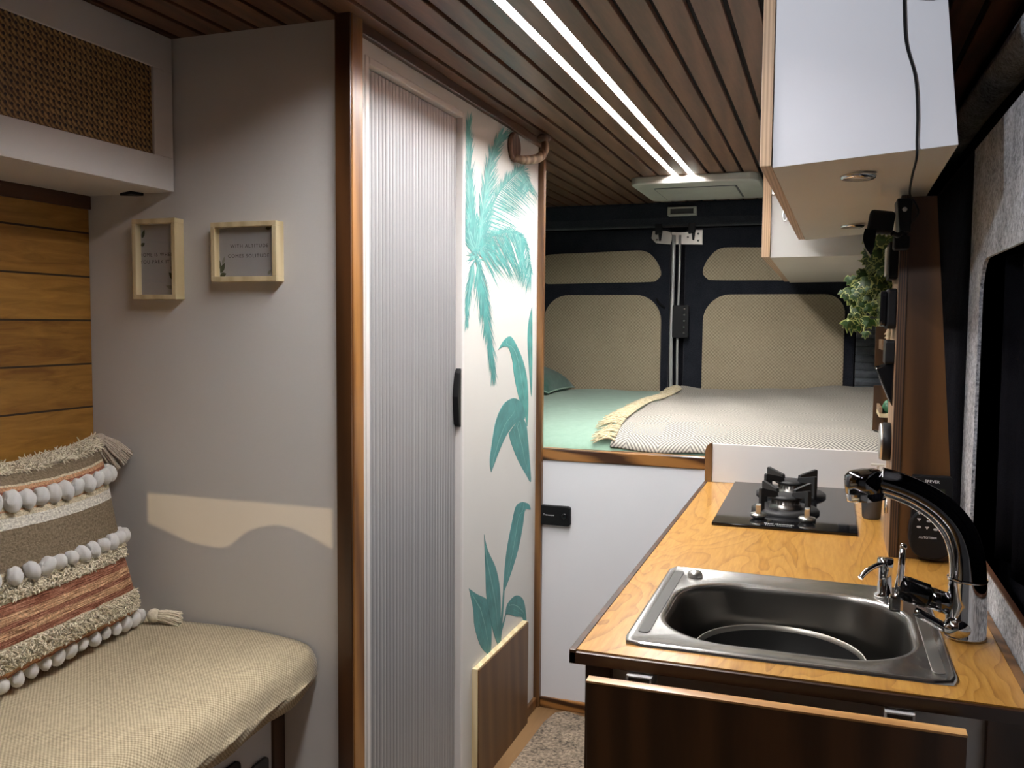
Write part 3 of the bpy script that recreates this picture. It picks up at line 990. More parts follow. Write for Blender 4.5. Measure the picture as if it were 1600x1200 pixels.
# overhead cabinet with cane webbing
rt = thing('overhead_cabinet', 'white overhead cabinet with a cane webbing door above the sofa', 'cabinet', (-1.42, .9, 1.544))
m = MB()
cy0, cy1 = .2, 1.552
m.box(-1.539, -1.321, cy0, cy1, 1.544, 1.558)
m.box(-1.539, -1.321, cy0, cy1, 1.84, ZC - .001)
m.box(-1.539, -1.525, cy0, cy1, 1.558, 1.84)
m.box(-1.539, -1.321, cy1 - .014, cy1, 1.558, 1.84)
m.box(-1.539, -1.321, cy0, cy0 + .014, 1.558, 1.84)
m.build('body', 'white', rt)
dr = None
ry0, ry1, rz0, rz1 = .62, 1.495, 1.612, 1.788
m = MB()
m.box(-1.321, -1.305, cy0, cy1 - .002, 1.544, rz0)
m.box(-1.321, -1.305, cy0, cy1 - .002, rz1, ZC - .002)
m.box(-1.321, -1.305, ry1, cy1 - .002, rz0, rz1)
m.box(-1.321, -1.305, cy0, ry0, rz0, rz1)
dr = m.build('door', 'white', rt, bevel=.001)
MB().box(-1.316, -1.311, ry0, ry1, rz0, rz1).build('cane_panel', 'rattan', dr, base=(-1.3, 0, 1.612))
m = MB()
m.prism([(-1.43, 1.530), (-1.385, 1.512), (-1.380, 1.545), (-1.40, 1.548)], 'z', 1.538, 1.544)
m.build('catch', 'black', rt, bevel=.001)

# sofa base
rt = thing('storage_bench', 'white sofa bench box with dark vent and brown end strip', 'bench', (-1.3, .9, 0))
m = MB().box(-1.538, -1.052, .2, 1.512, 0, .505)
m.build('box', 'white_cool', rt)
m = MB().box(-1.075, -1.046, 1.512, 1.553, 0, .505)
m.build('end_strip', 'walnut', rt, bevel=.002)
m = MB().prism(rrect(1.20, 1.405, .25, .427, .015, 4), 'x', -1.052, -1.047)
m.build('vent', 'black', rt)
m = MB().prism(rrect(1.440, 1.495, .33, .392, .010, 4), 'x', -1.052, -1.046)
m.build('handle', 'grey_mug', rt, bevel=.001)

# cushion under the woven throw: swept profile with a rounded front edge
def cloth_profile(y):
    """x,z of the throw from the wall to the hem at station y"""
    e = max(0.0, (y - 1.36) / .19)
    drop = .003 * math.sin(y * 15) + .0015 * math.sin(y * 37 + 1)
    wob = .006 * math.sin(y * 13 + .5) + .004 * math.sin(y * 31)
    top = .625 + .004 * math.sin(y * 9) - .007 * e * e
    hem = .512 + drop + .018 * e
    xf = -.957 + wob * .6 - .012 * e * e
    pts = [(-1.536, top - .004), (-1.45, top), (-1.35, top + .002), (-1.25, top + .004), (-1.15, top + .004), (-1.09, top + .002), (-1.045, top),
           (-1.010, top - .004), (-.985, top - .014), (-.967, top - .034), (xf, top - .07), (xf + .002, hem + .028), (xf - .004, hem + .01), (xf - .014, hem - .003), (xf - .035, hem - .006), (xf - .09, hem - .002)]
    return pts


ny = 70
ys = [.2 + (1.548 - .2) * i / ny for i in range(ny + 1)]
rows = [catmull(cloth_profile(y), 60) for y in ys]
vs, fs, uvs = [], [], []
for y, r in zip(ys, rows):
    s = 0
    for j, p in enumerate(r):
        if j:
            s += math.dist(p, r[j - 1])
        wr = .0016 * math.sin(y * 60 + j * .9) * (1 if j > 30 else 0)
        vs.append((p[0] + wr, y, p[1] + .0012 * math.sin(y * 37 + j * .4)))
        uvs.append((y, s))
nj = len(rows[0])
for i in range(ny):
    for j in range(nj - 1):
        fs.append((i * nj + j, i * nj + j + 1, (i + 1) * nj + j + 1, (i + 1) * nj + j))
m = MB().add(vs, fs, 0, True)
# end face against the wall
fan_end = [i for i in range(ny * nj, ny * nj + nj)]
m.f.append(fan_end)
m.mi.append(0)
m.sm.append(False)
th = m.build('sofa_throw', 'throw_beige')
uvl = th.data.uv_layers.new(name='UVMap')
for p in th.data.polygons:
    for li in p.loop_indices:
        vi = th.data.loops[li].vertex_index
        uvl.data[li].uv = (uvs[vi][0] * 270, uvs[vi][1] * 270)
tag(th, 'beige woven throw wrapped over the sofa seat cushion', 'throw')

# ------------------------------------------------------------------ patterned pillow
def pillow_mat():
    m, nt, b = new_mat('striped_pillow_cover')
    tc = N(nt, 'ShaderNodeTexCoord')
    sep = N(nt, 'ShaderNodeSeparateXYZ')
    nt.links.new(tc.outputs['UV'], sep.inputs[0])
    wob = math_n(nt, 'MULTIPLY', math_n(nt, 'SUBTRACT', noise(nt, coords(nt, (3, 1, 1), uv=True), 3, 2), .5), .012)
    v = math_n(nt, 'ADD', sep.outputs[1], wob)
    r = N(nt, 'ShaderNodeValToRGB')
    r.color_ramp.interpolation = 'CONSTANT'
    cream = (0.80, 0.70, 0.52)
    taupe = (0.30, 0.235, 0.165)
    rust = (0.42, 0.17, 0.11)
    pale = (0.88, 0.84, 0.77)
    orange = (0.70, 0.40, 0.24)
    bands = [(0, orange), (.018, cream), (.035, rust), (.045, orange), (.06, cream), (.17, rust), (.20, orange), (.235, rust), (.26, orange), (.30, rust), (.345, cream),
             (.445, cream), (.475, taupe), (.66, pale), (.71, cream), (.735, orange), (.745, cream), (.80, cream), (.82, rust), (.835, orange), (.855, cream), (.865, taupe), (.925, cream)]
    els = r.color_ramp.elements
    els[0].position, els[0].color = 0, rgba(bands[0][1])
    els[1].position, els[1].color = bands[1][0], rgba(bands[1][1])
    for p, c in bands[2:]:
        e = els.new(p)
        e.color = rgba(c)
    nt.links.new(v, r.inputs[0])
    yarn = noise(nt, coords(nt, (4, 90, 1), uv=True), 2.2, 4, .7)
    inr = math_n(nt, 'MULTIPLY', math_n(nt, 'GREATER_THAN', v, .17), math_n(nt, 'LESS_THAN', v, .345))
    dark = ramp(nt, yarn, [(.36, (.22, .17, .15)), (.50, (1.0, 1.0, 1.0)), (.64, (1.7, 2.2, 2.4))])
    c = mixc(nt, inr, r.outputs[0], mixc(nt, 1.0, r.outputs[0], dark, 'MULTIPLY'))
    streak = ramp(nt, noise(nt, coords(nt, (3, 120, 1), uv=True), 2, 3, .6), [(.3, (.78, .76, .74)), (.6, (1.0, 1.0, 1.0))])
    c = mixc(nt, 1.0, c, streak, 'MULTIPLY')
    boucle = noise(nt, coords(nt, (70, 60, 1), uv=True), 1.3, 3, .7)
    c = mixc(nt, 1.0, c, ramp(nt, boucle, [(.36, (.62, .6, .56)), (.62, (1.15, 1.15, 1.12))]), 'MULTIPLY')
    nt.links.new(c, b.inputs['Base Color'])
    setin(b, Roughness=.95)
    b.inputs['Specular IOR Level'].default_value = .1
    bump(nt, b, math_n(nt, 'ADD', boucle, yarn), .8, .003)
    return m


MAT['pillow'] = pillow_mat()
PO = Vector((-1.318, 1.02, .634))            # lower left corner
PU = Vector((-.058, .470, 0.0))
PV = Vector((-.125, .022, .390))
PN = PU.cross(PV).normalized()               # faces the room
PW = .085


def pillow_pt(u, v, side=1):
    """u,v in 0..1; corners pull out, edges draw in"""
    a, b = 2 * u - 1, 2 * v - 1
    pin = .050 * (1 - b * b) * a
    pinv = .035 * (1 - a * a) * b
    uu = u - pin * .9 + .04 * max(0, (.35 - v)) * (1 if u > .5 else 0) * (2 * u - 1)
    vv = v - pinv * .5
    h = (max(0, 1 - a ** 4) * max(0, 1 - b ** 4)) ** .55
    sag = .012 * math.sin(u * 5) * (1 - b * b)
    p = PO + PU * uu + PV * vv + PN * (PW * h * side * (1.0 if side > 0 else .45) + sag * .4)
    p += Vector((0, 0, -.018 * (1 - a * a) * (v)))
    return p


rt = thing('throw_pillow', 'striped boho pillow with pom-pom rows leaning in the sofa corner', 'pillow', tuple(PO + PU * .5))
nu = 44
vs, fs = [], []
for side in (1, -1):
    o = len(vs)
    for j in range(nu + 1):
        for i in range(nu + 1):
            vs.append(pillow_pt(i / nu, j / nu, side))
    for j in range(nu):
        for i in range(nu):
            q = (o + j * (nu + 1) + i, o + j * (nu + 1) + i + 1, o + (j + 1) * (nu + 1) + i + 1, o + (j + 1) * (nu + 1) + i)
            fs.append(q if side > 0 else q[::-1])
m = MB().add(vs, fs, 0, True)
pb = m.build('cover', 'pillow', rt)
uvl = pb.data.uv_layers.new(name='UVMap')
for p in pb.data.polygons:
    for li in p.loop_indices:
        k = pb.data.loops[li].vertex_index % ((nu + 1) ** 2)
        uvl.data[li].uv = ((k % (nu + 1)) / nu, (k // (nu + 1)) / nu)
# shaggy bands: short bent loops of yarn
for (v0, v1, cnt, ln) in ((.935, 1.0, 1100, .013), (.355, .435, 1300, .008), (.07, .165, 1700, .008)):
    m = MB()
    for _ in range(cnt):
        u, v = random.uniform(.0, 1.0), random.uniform(v0, v1)
        p = pillow_pt(u, v)
        n = PN.copy()
        d = Vector((random.uniform(-.7, .7), random.uniform(-1, 1), random.uniform(-1.1, .7))) * .7
        p2 = p + (n + d * .5).normalized() * ln * .6
        p3 = p2 + (d + n * .2).normalized() * ln * .7
        m.tube([p - n * .002, p2, p3], [.0016, .0018, .0011], 4, cap=False)
    o = m.build('shaggy_band', 'shag', rt)
# pom-pom rows
proto = None
for v, n, r in ((.015, 15, .0125), (.455, 14, .0135), (.785, 14, .0145)):
    for i in range(n):
        u = .02 + .965 * i / (n - 1)
        c = pillow_pt(u, v) + PN * r * .75
        if proto is None:
            mm = MB()
            vs_, fs_ = [], []
            R_, S_ = 12, 18
            for a in range(R_ + 1):
                for b in range(S_):
                    th_, ph = PI * a / R_, 2 * PI * b / S_
                    rr = 1 + .06 * math.sin(ph * 3 + a) + .05 * math.sin(a * 1.7 + b * 1.1)
                    vs_.append((rr * .98 * math.sin(th_) * math.cos(ph), rr * 1.05 * math.cos(th_), rr * 1.12 * math.sin(th_) * math.sin(ph)))
            for a in range(R_):
                for b in range(S_):
                    fs_.append((a * S_ + b, a * S_ + (b + 1) % S_, (a + 1) * S_ + (b + 1) % S_, (a + 1) * S_ + b))
            mm.add(vs_, fs_, 0, True)
            proto = mm.build('pom_pom', 'pom', rt, base=(0, 0, 0))
            o = proto
        else:
            o = proto.copy()
            COL.objects.link(o)
            o.parent = rt
        o.location = c - ABS[rt.name]
        s = r * random.uniform(.9, 1.08)
        o.scale = (s, s * random.uniform(.85, 1.05), s * random.uniform(1.0, 1.22))
        o.rotation_euler = (random.uniform(-.5, .5), random.uniform(-.5, .5), random.uniform(-.5, .5))


def tassel(base, d, L, r, cnt=70):
    m = MB()
    d = Vector(d).normalized()
    side = d.cross(Vector((0.3, .2, 1))).normalized()
    s2 = d.cross(side)
    base = Vector(base)
    m.ball(base + d * .012, .015, 14, 10)
    for _ in range(cnt):
        a = random.uniform(0, 2 * PI)
        q = math.sqrt(random.random())
        off = (side * math.cos(a) + s2 * math.sin(a))
        pts = []
        for k in range(6):
            t_ = k / 5
            spread = r * (.35 + .65 * t_ ** .6) * q
            pts.append(base + d * (.012 + L * t_ * random.uniform(.95, 1.03)) + off * spread + Vector((0, 0, -.010 * t_ * t_)) + Vector((random.uniform(-1, 1),) * 3) * .0008)
        m.tube(pts, [.0022, .0023, .0022, .0021, .0019, .0012], 5, cap=False)
    return m


tp = pillow_pt(.985, .985)
o = tassel(tp + Vector((.010, -.005, .004)), (.42, .42, -.60), .062, .034, 120).build('tassel', 'tassel', rt)
bp = pillow_pt(1.0, .02)
tassel(Vector((bp.x + .035, min(bp.y, 1.50), .647)), (.55, .25, -.02), .055, .018, 90).build('tassel', 'shag', rt)

# ================================================================== REAR DOORS AND BED
def rear_door(idx, label, x0, x1, top, low):
    rt = thing('door_%d' % idx, label, 'door', ((x0 + x1) / 2, YB, 0))
    rt['kind'] = 'structure'
    MB().prism(rrect(x0, x1, .2, 1.745, .02, 3), 'y', 4.402, YB).build('door_panel', 'felt_dark', rt, bevel=.004)
    side = 1 if idx == 2 else -1
    up = [(-1.385, 1.50), (-1.372, 1.484), (-1.33, 1.481), (-1.1, 1.484), (-.84, 1.487), (-.80, 1.497), (-.781, 1.520), (-.784, 1.550), (-.802, 1.587),
          (-.832, 1.622), (-.862, 1.638), (-.91, 1.643), (-1.1, 1.638), (-1.33, 1.632), (-1.372, 1.625), (-1.385, 1.605)]
    if side < 0:
        up = [(-.679 * 2 - x + .001, z + .006) for x, z in up]
    MB().prism(catmull(up + [up[0]], 80)[:-1], 'y', 4.390, 4.402).build('upper_window_cover', 'burlap', rt, bevel=.002)
    for nm, (a, b, c, d, r) in (('lower_window_cover', low),):
        MB().prism(rrect(a, b, c, d, r, 10), 'y', 4.390, 4.402).build(nm, 'burlap', rt, bevel=.003)
    return rt


rear_door(2, 'left rear van door lined in charcoal felt with two burlap window covers', -1.50, -.737,
          (-1.385, -.780, 1.481, 1.640, (.03, .035, .10, .035)), (-1.380, -.775, .80, 1.424, (.02, .02, .13, .13)))
rear_door(3, 'right rear van door lined in charcoal felt, the one with the handle plate', -.665, .118,
          (-.578, .075, 1.485, 1.648, (.05, .03, .05, .11)), (-.572, .074, .80, 1.425, (.02, .02, .09, .13)))
# locking rods and latch
rt = thing('door_latch', 'metal door bolt bracket with two black catches above the rear door gap', 'latch', (-.70, 4.39, 1.66))
m = MB()
m.prism([(-.822, 1.735), (-.828, 1.70), (-.805, 1.675), (-.735, 1.668), (-.722, 1.700), (-.735, 1.728), (-.76, 1.735)], 'y', 4.380, 4.386)
m.prism([(-.730, 1.728), (-.722, 1.668), (-.580, 1.664), (-.580, 1.735), (-.63, 1.735), (-.66, 1.725), (-.70, 1.725)], 'y', 4.378, 4.386)
m.build('bracket', 'steel_dull', rt, bevel=.001)
for x in (-.785, -.625):
    m = MB()
    m.box(x - .014, x + .012, 4.350, 4.380, 1.720, 1.765)
    m.box(x - .020, x - .012, 4.350, 4.380, 1.715, 1.775)
    m.prism([(x - .006, 1.72), (x + .010, 1.72), (x + .006, 1.685), (x - .002, 1.685)], 'y', 4.36, 4.378)
    m.build('catch', 'black', rt, bevel=.003)
for (x, z) in ((-.60, 1.715), (-.60, 1.682), (-.65, 1.70), (-.80, 1.69)):
    MB().lathe([(.0001, 0), (.005, 0), (.005, .004), (.0001, .005)], (x, 4.378, z), 12, M=Matrix(((1, 0, 0), (0, 0, -1), (0, 1, 0)))).build('screw', 'chrome', rt)
for i, (x, w_, mt, lab) in enumerate(((-.718, .009, 'rod', 'broad grey channel rod, the left one in the rear door gap'), (-.688, .006, 'rod', 'narrow pale rod, the right one in the rear door gap'))):
    m = MB().tube([(x + .002 * math.sin(z * 9), 4.372, z) for z in [.67 + .065 * k for k in range(17)]], w_, 10)
    tag(m.build('locking_rod', mt), lab, 'rod', 'rear door rods')
rt = thing('door_handle_plate', 'black plate with five screws over the rear door rods', 'handle', (-.675, 4.36, 1.217))
MB().prism(rrect(-.712, -.634, 1.214, 1.372, .006, 3), 'y', 4.345, 4.362).build('plate', 'black', rt, bevel=.002)
for k in range(5):
    MB().lathe([(.0001, 0), (.0045, 0), (.004, .003), (.0001, .004)], (-.655, 4.345, 1.238 + k * .029), 12,
               M=Matrix(((1, 0, 0), (0, 0, -1), (0, 1, 0)))).build('screw', 'alu', rt)
m = MB().tube([(-.80, 4.398, 1.405), (-.79, 4.397, 1.385), (-.775, 4.397, 1.372), (-.757, 4.396, 1.358)], [.004, .007, .006, .005], 8)
tag(m.build('pull_strap', 'black_matt'), 'short black pull strap on the charcoal felt of the left rear door', 'strap')
m = MB().lathe([(.0001, 0), (.012, 0), (.012, .004), (.006, .005), (.005, .010), (.0001, .011)], (-1.405, 4.40, 1.537), 20, M=Matrix(((1, 0, 0), (0, 0, -1), (0, 1, 0))))
tag(m.build('round_button', 'rod'), 'small pale round button left of the upper left window cover', 'button')

# grey padded strip between right rear door and the wall
m = MB()
for k in range(12):
    z = .90 + k * .036
    m.prism(rrect(z, z + .0345, -.007, .007, .006, 4), 'x', .128, .268)
vs = []
m2 = MB()
for k in range(14):
    z0, z1 = .86 + k * .036, .86 + k * .036 + .0355
    prof = [(4.385, z0), (4.378, z0 + .004), (4.372, z0 + .018), (4.378, z1 - .004), (4.385, z1), (4.40, z1), (4.40, z0)]
    m2.prism([(p[0], p[1]) for p in prof], 'x', .125, .268, smooth=False)
struct(m2.build('trim_10', 'quilt_grey', bevel=.002))

# bed
def bed_z(x, y):
    t = min(1, max(0, (y - 2.80) / .30))
    base = .868 + .068 * (1 - (1 - t) ** 2.4)
    base += .016 * max(0, (y - 3.1) / 1.3)
    base += .030 * max(0, min(1, (x + .45) / .65)) * min(1, max(0, (y - 3.0) / 1.0))
    base += .006 * math.sin(x * 6 + 1) * math.sin(y * 3.2) + .0025 * math.sin(x * 17 + y * 9)
    return base


struct(MB().box(XL, .268, 2.80, 4.40, .0, .66).build('wall_bed_base', 'white'))
nx, ny = 90, 70
vs, fs = [], []
X0, X1, Y0, Y1 = -1.55, .262, 2.802, 4.362
for j in range(ny + 1):
    y = Y0 + (Y1 - Y0) * j / ny
    for i in range(nx + 1):
        x = X0 + (X1 - X0) * i / nx
        z = bed_z(x, y)
        # soft creases in the cotton
        z += .0045 * math.exp(-((y - 3.35 - .35 * (x + 1.2)) / .03) ** 2) + .003 * math.exp(-((x + .95 + .3 * (y - 3.2)) / .03) ** 2)
        z -= .012 * (1 - min(1, (y - Y0) / .02)) + .02 * (1 - min(1, (Y1 - y) / .05))
        vs.append((x, y, z))
for j in range(ny):
    for i in range(nx):
        a = j * (nx + 1) + i
        fs.append((a, a + 1, a + nx + 2, a + nx + 1))
m = MB().add(vs, fs, 0, True)
o = len(m.v)
edge = [(x, y, .70) for x, y in ((X0, Y0), (X1, Y0), (X1, Y1), (X0, Y1))]
front = [i for i in range(nx + 1)]
m.v += [Vector(p) for p in edge]
m.f.append(front[::-1] + [o, o + 1])
back = [ny * (nx + 1) + i for i in range(nx + 1)]
m.f.append(back + [o + 2, o + 3])
lft = [j * (nx + 1) for j in range(ny + 1)]
m.f.append(lft + [o + 3, o])
rgt = [j * (nx + 1) + nx for j in range(ny + 1)]
m.f.append(rgt[::-1] + [o + 1, o + 2])
m.f.append([o + 3, o + 2, o + 1, o])
for _ in range(5):
    m.mi.append(0)
    m.sm.append(False)
tag(m.build('mattress', 'sage'), 'mattress with sage green sheet on the raised rear bed', 'bed')


def throw_mat():
    m, nt, b = new_mat('diamond_throw')
    tc = N(nt, 'ShaderNodeTexCoord')
    sep = N(nt, 'ShaderNodeSeparateXYZ')
    nt.links.new(tc.outputs['UV'], sep.inputs[0])
    PX, PY = .205, .26
    tri = lambda s, p, off: math_n(nt, 'ABSOLUTE', math_n(nt, 'SUBTRACT', math_n(nt, 'FRACT', math_n(nt, 'DIVIDE', math_n(nt, 'ADD', s, off), p)), .5))
    u = tri(sep.outputs[0], PX, 10.0)
    v = tri(sep.outputs[1], PY, 10.0)
    d = math_n(nt, 'ADD', u, v)
    st = math_n(nt, 'FRACT', math_n(nt, 'MULTIPLY', d, 17.0))
    line = math_n(nt, 'GREATER_THAN', st, .52)
    n = noise(nt, coords(nt), 350, 2)
    c = mixc(nt, line, (.50, .47, .41), (.20, .19, .18))
    c = mixc(nt, 1.0, c, ramp(nt, n, [(.3, (.85, .85, .84)), (.65, (1.06, 1.06, 1.05))]), 'MULTIPLY')
    nt.links.new(c, b.inputs['Base Color'])
    setin(b, Roughness=.95)
    b.inputs['Specular IOR Level'].default_value = .1
    bump(nt, b, line, .3, .001)
    return m


MAT['diamond'] = throw_mat()
rt = thing('bed_throw', 'cream and grey diamond patterned throw with fringe spread over the right of the bed', 'blanket', (-.2, 3.6, .88))
nx, ny = 110, 90
vs, fs, uvs = [], [], []
TX0, TX1 = -.665, .255


def throw_left(y):
    return TX0 + .012 * math.sin(y * 5.0) + .022 * max(0, (y - 3.0)) * 0


for j in range(ny + 1):
    y = 2.806 + (4.360 - 2.806) * j / ny
    for i in range(nx + 1):
        x = throw_left(y) + (TX1 - throw_left(y)) * i / nx
        z = bed_z(x, y) + .013 + .003 * math.sin(x * 23 + y * 6) + .003 * math.sin(y * 17 + x * 4)
        z += .010 * math.exp(-((x + .64) / .05) ** 2) * math.exp(-((y - 4.34) / .06) ** 2)
        z += .012 * math.exp(-((y - 4.30) / .09) ** 2)
        z -= .010 * (1 - min(1, (y - 2.806) / .02))
        vs.append((x, y, z))
        uvs.append((x + .545, y - 2.87 + .13))
for j in range(ny):
    for i in range(nx):
        a = j * (nx + 1) + i
        fs.append((a, a + 1, a + nx + 2, a + nx + 1))
m = MB().add(vs, fs, 0, True)
o = m.build('blanket', 'diamond', rt)
md = o.modifiers.new('thick', 'SOLIDIFY')
md.thickness = .006
uvl = o.data.uv_layers.new(name='UVMap')
for p in o.data.polygons:
    for li in p.loop_indices:
        uvl.data[li].uv = uvs[o.data.loops[li].vertex_index]
m = MB()
y = 2.815
while y < 4.35:
    ang_c = random.uniform(-.55, .35)
    for rep in range(4):
        yy = y + random.uniform(-.004, .004)
        a = ang_c + random.uniform(-.22, .22)
        L = random.uniform(.055, .088)
        x0 = throw_left(yy) + .012
        pts = []
        for k in range(6):
            s = k / 5
            px_ = x0 - L * s * math.cos(a)
            py_ = yy + L * s * math.sin(a) + .006 * math.sin(s * 5 + rep)
            py_ = min(4.36, max(2.802, py_))
            lift = .021 + .012 * math.sin(PI * min(1, s * 1.1)) * random.uniform(.5, 1)
            pts.append((px_, py_, bed_z(px_, py_) + lift - (.006 * s)))
        m.tube(pts, [.0022, .0028, .0028, .0026, .0024, .0014], 5, cap=False)
    y += .0185
m.build('fringe', 'cream_yarn', rt)

# dark green pillow at the head
def soft_box(c, hx, hy, hz, n=18, rot=None):
    vs, fs = [], []
    for side in (1, -1):
        o = len(vs)
        for j in range(n + 1):
            for i in range(n + 1):
                a, b = 2 * i / n - 1, 2 * j / n - 1
                h = (max(0, 1 - a ** 4) * max(0, 1 - b ** 4)) ** .55
                q = Vector((hx * a * (1 - .07 * (1 - b * b)), hy * b * (1 - .07 * (1 - a * a)), side * hz * h))
                if rot is not None:
                    q = rot @ q
                vs.append(Vector(c) + q)
        for j in range(n):
            for i in range(n):
                q = (o + j * (n + 1) + i, o + j * (n + 1) + i + 1, o + (j + 1) * (n + 1) + i + 1, o + (j + 1) * (n + 1) + i)
                fs.append(q if side > 0 else q[::-1])
    return MB().add(vs, fs, 0, True)


rt = thing('bed_pillow', 'dark green pillow behind the washroom wall at the left end of the bed', 'pillow', (-1.36, 4.1, .96))
R_ = Matrix.Rotation(math.radians(18), 3, 'Y')
soft_box((-1.385, 4.11, 1.022), .20, .22, .065, rot=R_).build('cover', 'sage_dark', rt)
edge_pts = [Vector((-1.385, 4.11, 1.022)) + R_ @ Vector((.20 * a * (1 - .07 * (1 - b * b)), .22 * b * (1 - .07 * (1 - a * a)), 0)) for a, b in
            [(-1 + 2 * i / 12, -1) for i in range(12)] + [(1, -1 + 2 * i / 12) for i in range(12)] + [(1 - 2 * i / 12, 1) for i in range(12)] + [(-1, 1 - 2 * i / 12) for i in range(13)]]
MB().tube(edge_pts, .0035, 6, cap=False).build('piping', 'sage', rt)

# control device on the white bed front
rt = thing('wall_control', 'small black rounded control box on the white bed front', 'control panel', (-.824, YBED, .615))
m = MB().prism(rrect(-.876, -.769, .617, .682, .010, 4), 'y', YBED - .016, YBED)
m.build('housing', 'black', rt, bevel=.003)
m = MB().lathe([(.0001, 0), (.010, 0), (.010, .003), (.006, .0035), (.0001, .002)], (-.789, YBED - .016, .650), 20, M=Matrix(((1, 0, 0), (0, 0, -1), (0, 1, 0))))
m.build('button', 'gloss', rt)
text_part('lettering', 'Transwave', .0085, plane_M((-.842, YBED - .0163, .651), (1, 0, 0), (0, 0, 1)), 'grey_text', rt)

# ================================================================== KITCHEN
rt = thing('kitchen_cabinet', 'dark walnut kitchen cabinet under the varnished worktop', 'cabinet', (-.03, 2.0, 0))
m = MB()
m.box(-.325, -.307, 1.262, 2.755, 0, .7755)
m.box(-.307, .262, 1.31, 1.322, 0, .60)
m.build('carcass', 'walnut', rt, bevel=.001)
for (a, b) in ((-.325, -.286), (.209, .262)):
    MB().box(a, b, 1.258, 1.300, 0, .7755).build('stile', 'walnut', rt, bevel=.001)
m = MB().box(-.286, .209, 1.272, 1.284, .0, .7755)
m.build('inner_panel', 'white', rt)
# drop-down door leaning open
a = math.radians(4.0)
dm = Matrix.Translation((0, 1.258, .02)) @ Matrix.Rotation(a, 4, 'X')
top = .7545
dd = MB().box(-.306, .177, -.016, 0, 0, top - .003, 0, dm).build('door', 'walnut', rt, bevel=.0008)
MB().box(-.306, .177, -.0165, .0005, top - .003, top, 0, dm).build('edge_strip', 'honey_edge', dd)
for x in (-.238, .103):
    m = MB()
    m.box(x - .016, x + .016, 1.228, 1.272, .757, .769, 0)
    m.build('catch', 'dark_plate', rt, bevel=.001)
    m = MB()
    for (q0, q1, z0, z1) in ((x - .018, x - .0155, .750, .771), (x + .0155, x + .018, .750, .771), (x - .018, x + .018, .7685, .771), (x - .018, x - .008, .750, .7525), (x + .008, x + .018, .750, .7525)):
        m.box(q0, q1, 1.224, 1.272, z0 + .0045, min(z1, .7745))
    m.build('catch_frame', 'white_text', rt)

# worktop with the sink cut-out
SX0, SX1, SY0, SY1 = -.262, .165, 1.30, 1.715
m = MB()
WX0, WX1, WY0, WYB = -.333, .262, 1.240, 2.757
m.box(WX0, SX0, WY0, WYB, .776, .7955)
m.box(SX1, WX1, WY0, WYB, .776, .7955)
m.box(SX0, SX1, WY0, SY0, .776, .7955)
m.box(SX0, SX1, SY1, WYB, .776, .7955)
rt = thing('worktop', 'varnished honey plywood kitchen worktop with dark edges', 'worktop', (-.03, 2.0, .765))
m.build('board', 'counter', rt)
m = MB().box(-.343, WX0, 1.232, WYB, .776, .797)
m.box(-.343, .262, 1.232, WY0, .776, .7935)
m.build('edging', 'edge_dark', rt, bevel=.001)
m = MB().box(.255, .268, 1.24, 1.975, .7955, .7975)
m.build('wall_strip', 'trim_dim', rt, bevel=.0005)

# splashback with rounded brown post
rt = thing('splashback', 'low white backboard with rounded brown end post behind the hob', 'board', (-.08, 2.776, .7955))
MB().box(-.322, .262, 2.7575, 2.7705, .7955, .912).build('panel', 'white', rt, bevel=.001)
m = MB().prism([(-.342, .7955), (-.322, .7955), (-.322, .915), (-.328, .914), (-.336, .907), (-.342, .892)], 'y', 2.750, 2.7705)
m.build('end_post', 'trim_dim', rt)

# ------------------------------------------------------------------ sink
rt = thing('sink', 'stainless steel sink with rounded basin set in the worktop', 'sink', (-.048, 1.505, .7955))
RX0, RX1, RY0, RY1 = -.275, .179, 1.284, 1.728
BX0, BX1, BY0, BY1 = -.236, .136, 1.333, 1.655
outer = rrect(RX0, RX1, RY0, RY1, .016, 6)
n_ = 40


def sample(outline, n):
    """resample by angle about the centre so the loops line up"""
    cx, cy = (BX0 + BX1) / 2, (BY0 + BY1) / 2
    res = []
    N_ = len(outline)
    for k in range(n):
        an = 2 * PI * (k + .5) / n
        dx, dy = math.cos(an), math.sin(an)
        best = None
        for i in range(N_):
            x1, y1 = outline[i]
            x2, y2 = outline[(i + 1) % N_]
            x1, y1, x2, y2 = x1 - cx, y1 - cy, x2 - cx, y2 - cy
            ex, ey = x2 - x1, y2 - y1
            den = dx * ey - dy * ex
            if abs(den) < 1e-12:
                continue
            tt = (x1 * ey - y1 * ex) / den
            s = (x1 * dy - y1 * dx) / den
            if tt > 0 and -1e-6 <= s <= 1 + 1e-6:
                best = tt if best is None else max(best, tt)
        res.append((cx + dx * best, cy + dy * best))
    return res


NL = 96
bas = lambda g, r: sample(rrect(BX0 - g, BX1 + g, BY0 - g, BY1 + g, r, 10), NL)
loops = [
    (sample(rrect(RX0 - .001, RX1 + .001, RY0 - .001, RY1 + .001, .017, 8), NL), .7957),
    (sample(rrect(RX0, RX1, RY0, RY1, .016, 8), NL), .8005),
    (sample(rrect(RX0 + .004, RX1 - .004, RY0 + .004, RY1 - .004, .013, 8), NL), .8015),
    (sample(rrect(RX0 + .010, RX1 - .010, RY0 + .010, RY1 - .010, .010, 8), NL), .7990),
    (bas(.010, .12), .7985), (bas(.004, .115), .7980), (bas(0, .11), .7945), (bas(-.004, .106), .785),
    (bas(-.008, .10), .70), (bas(-.016, .095), .668), (bas(-.032, .085), .656), (bas(-.10, .05), .652)]
vs, fs = [], []
for lp, z in loops:
    vs += [(x, y, z) for x, y in lp]
mi_list = []
m = MB()
m.v = [Vector(p) for p in vs]
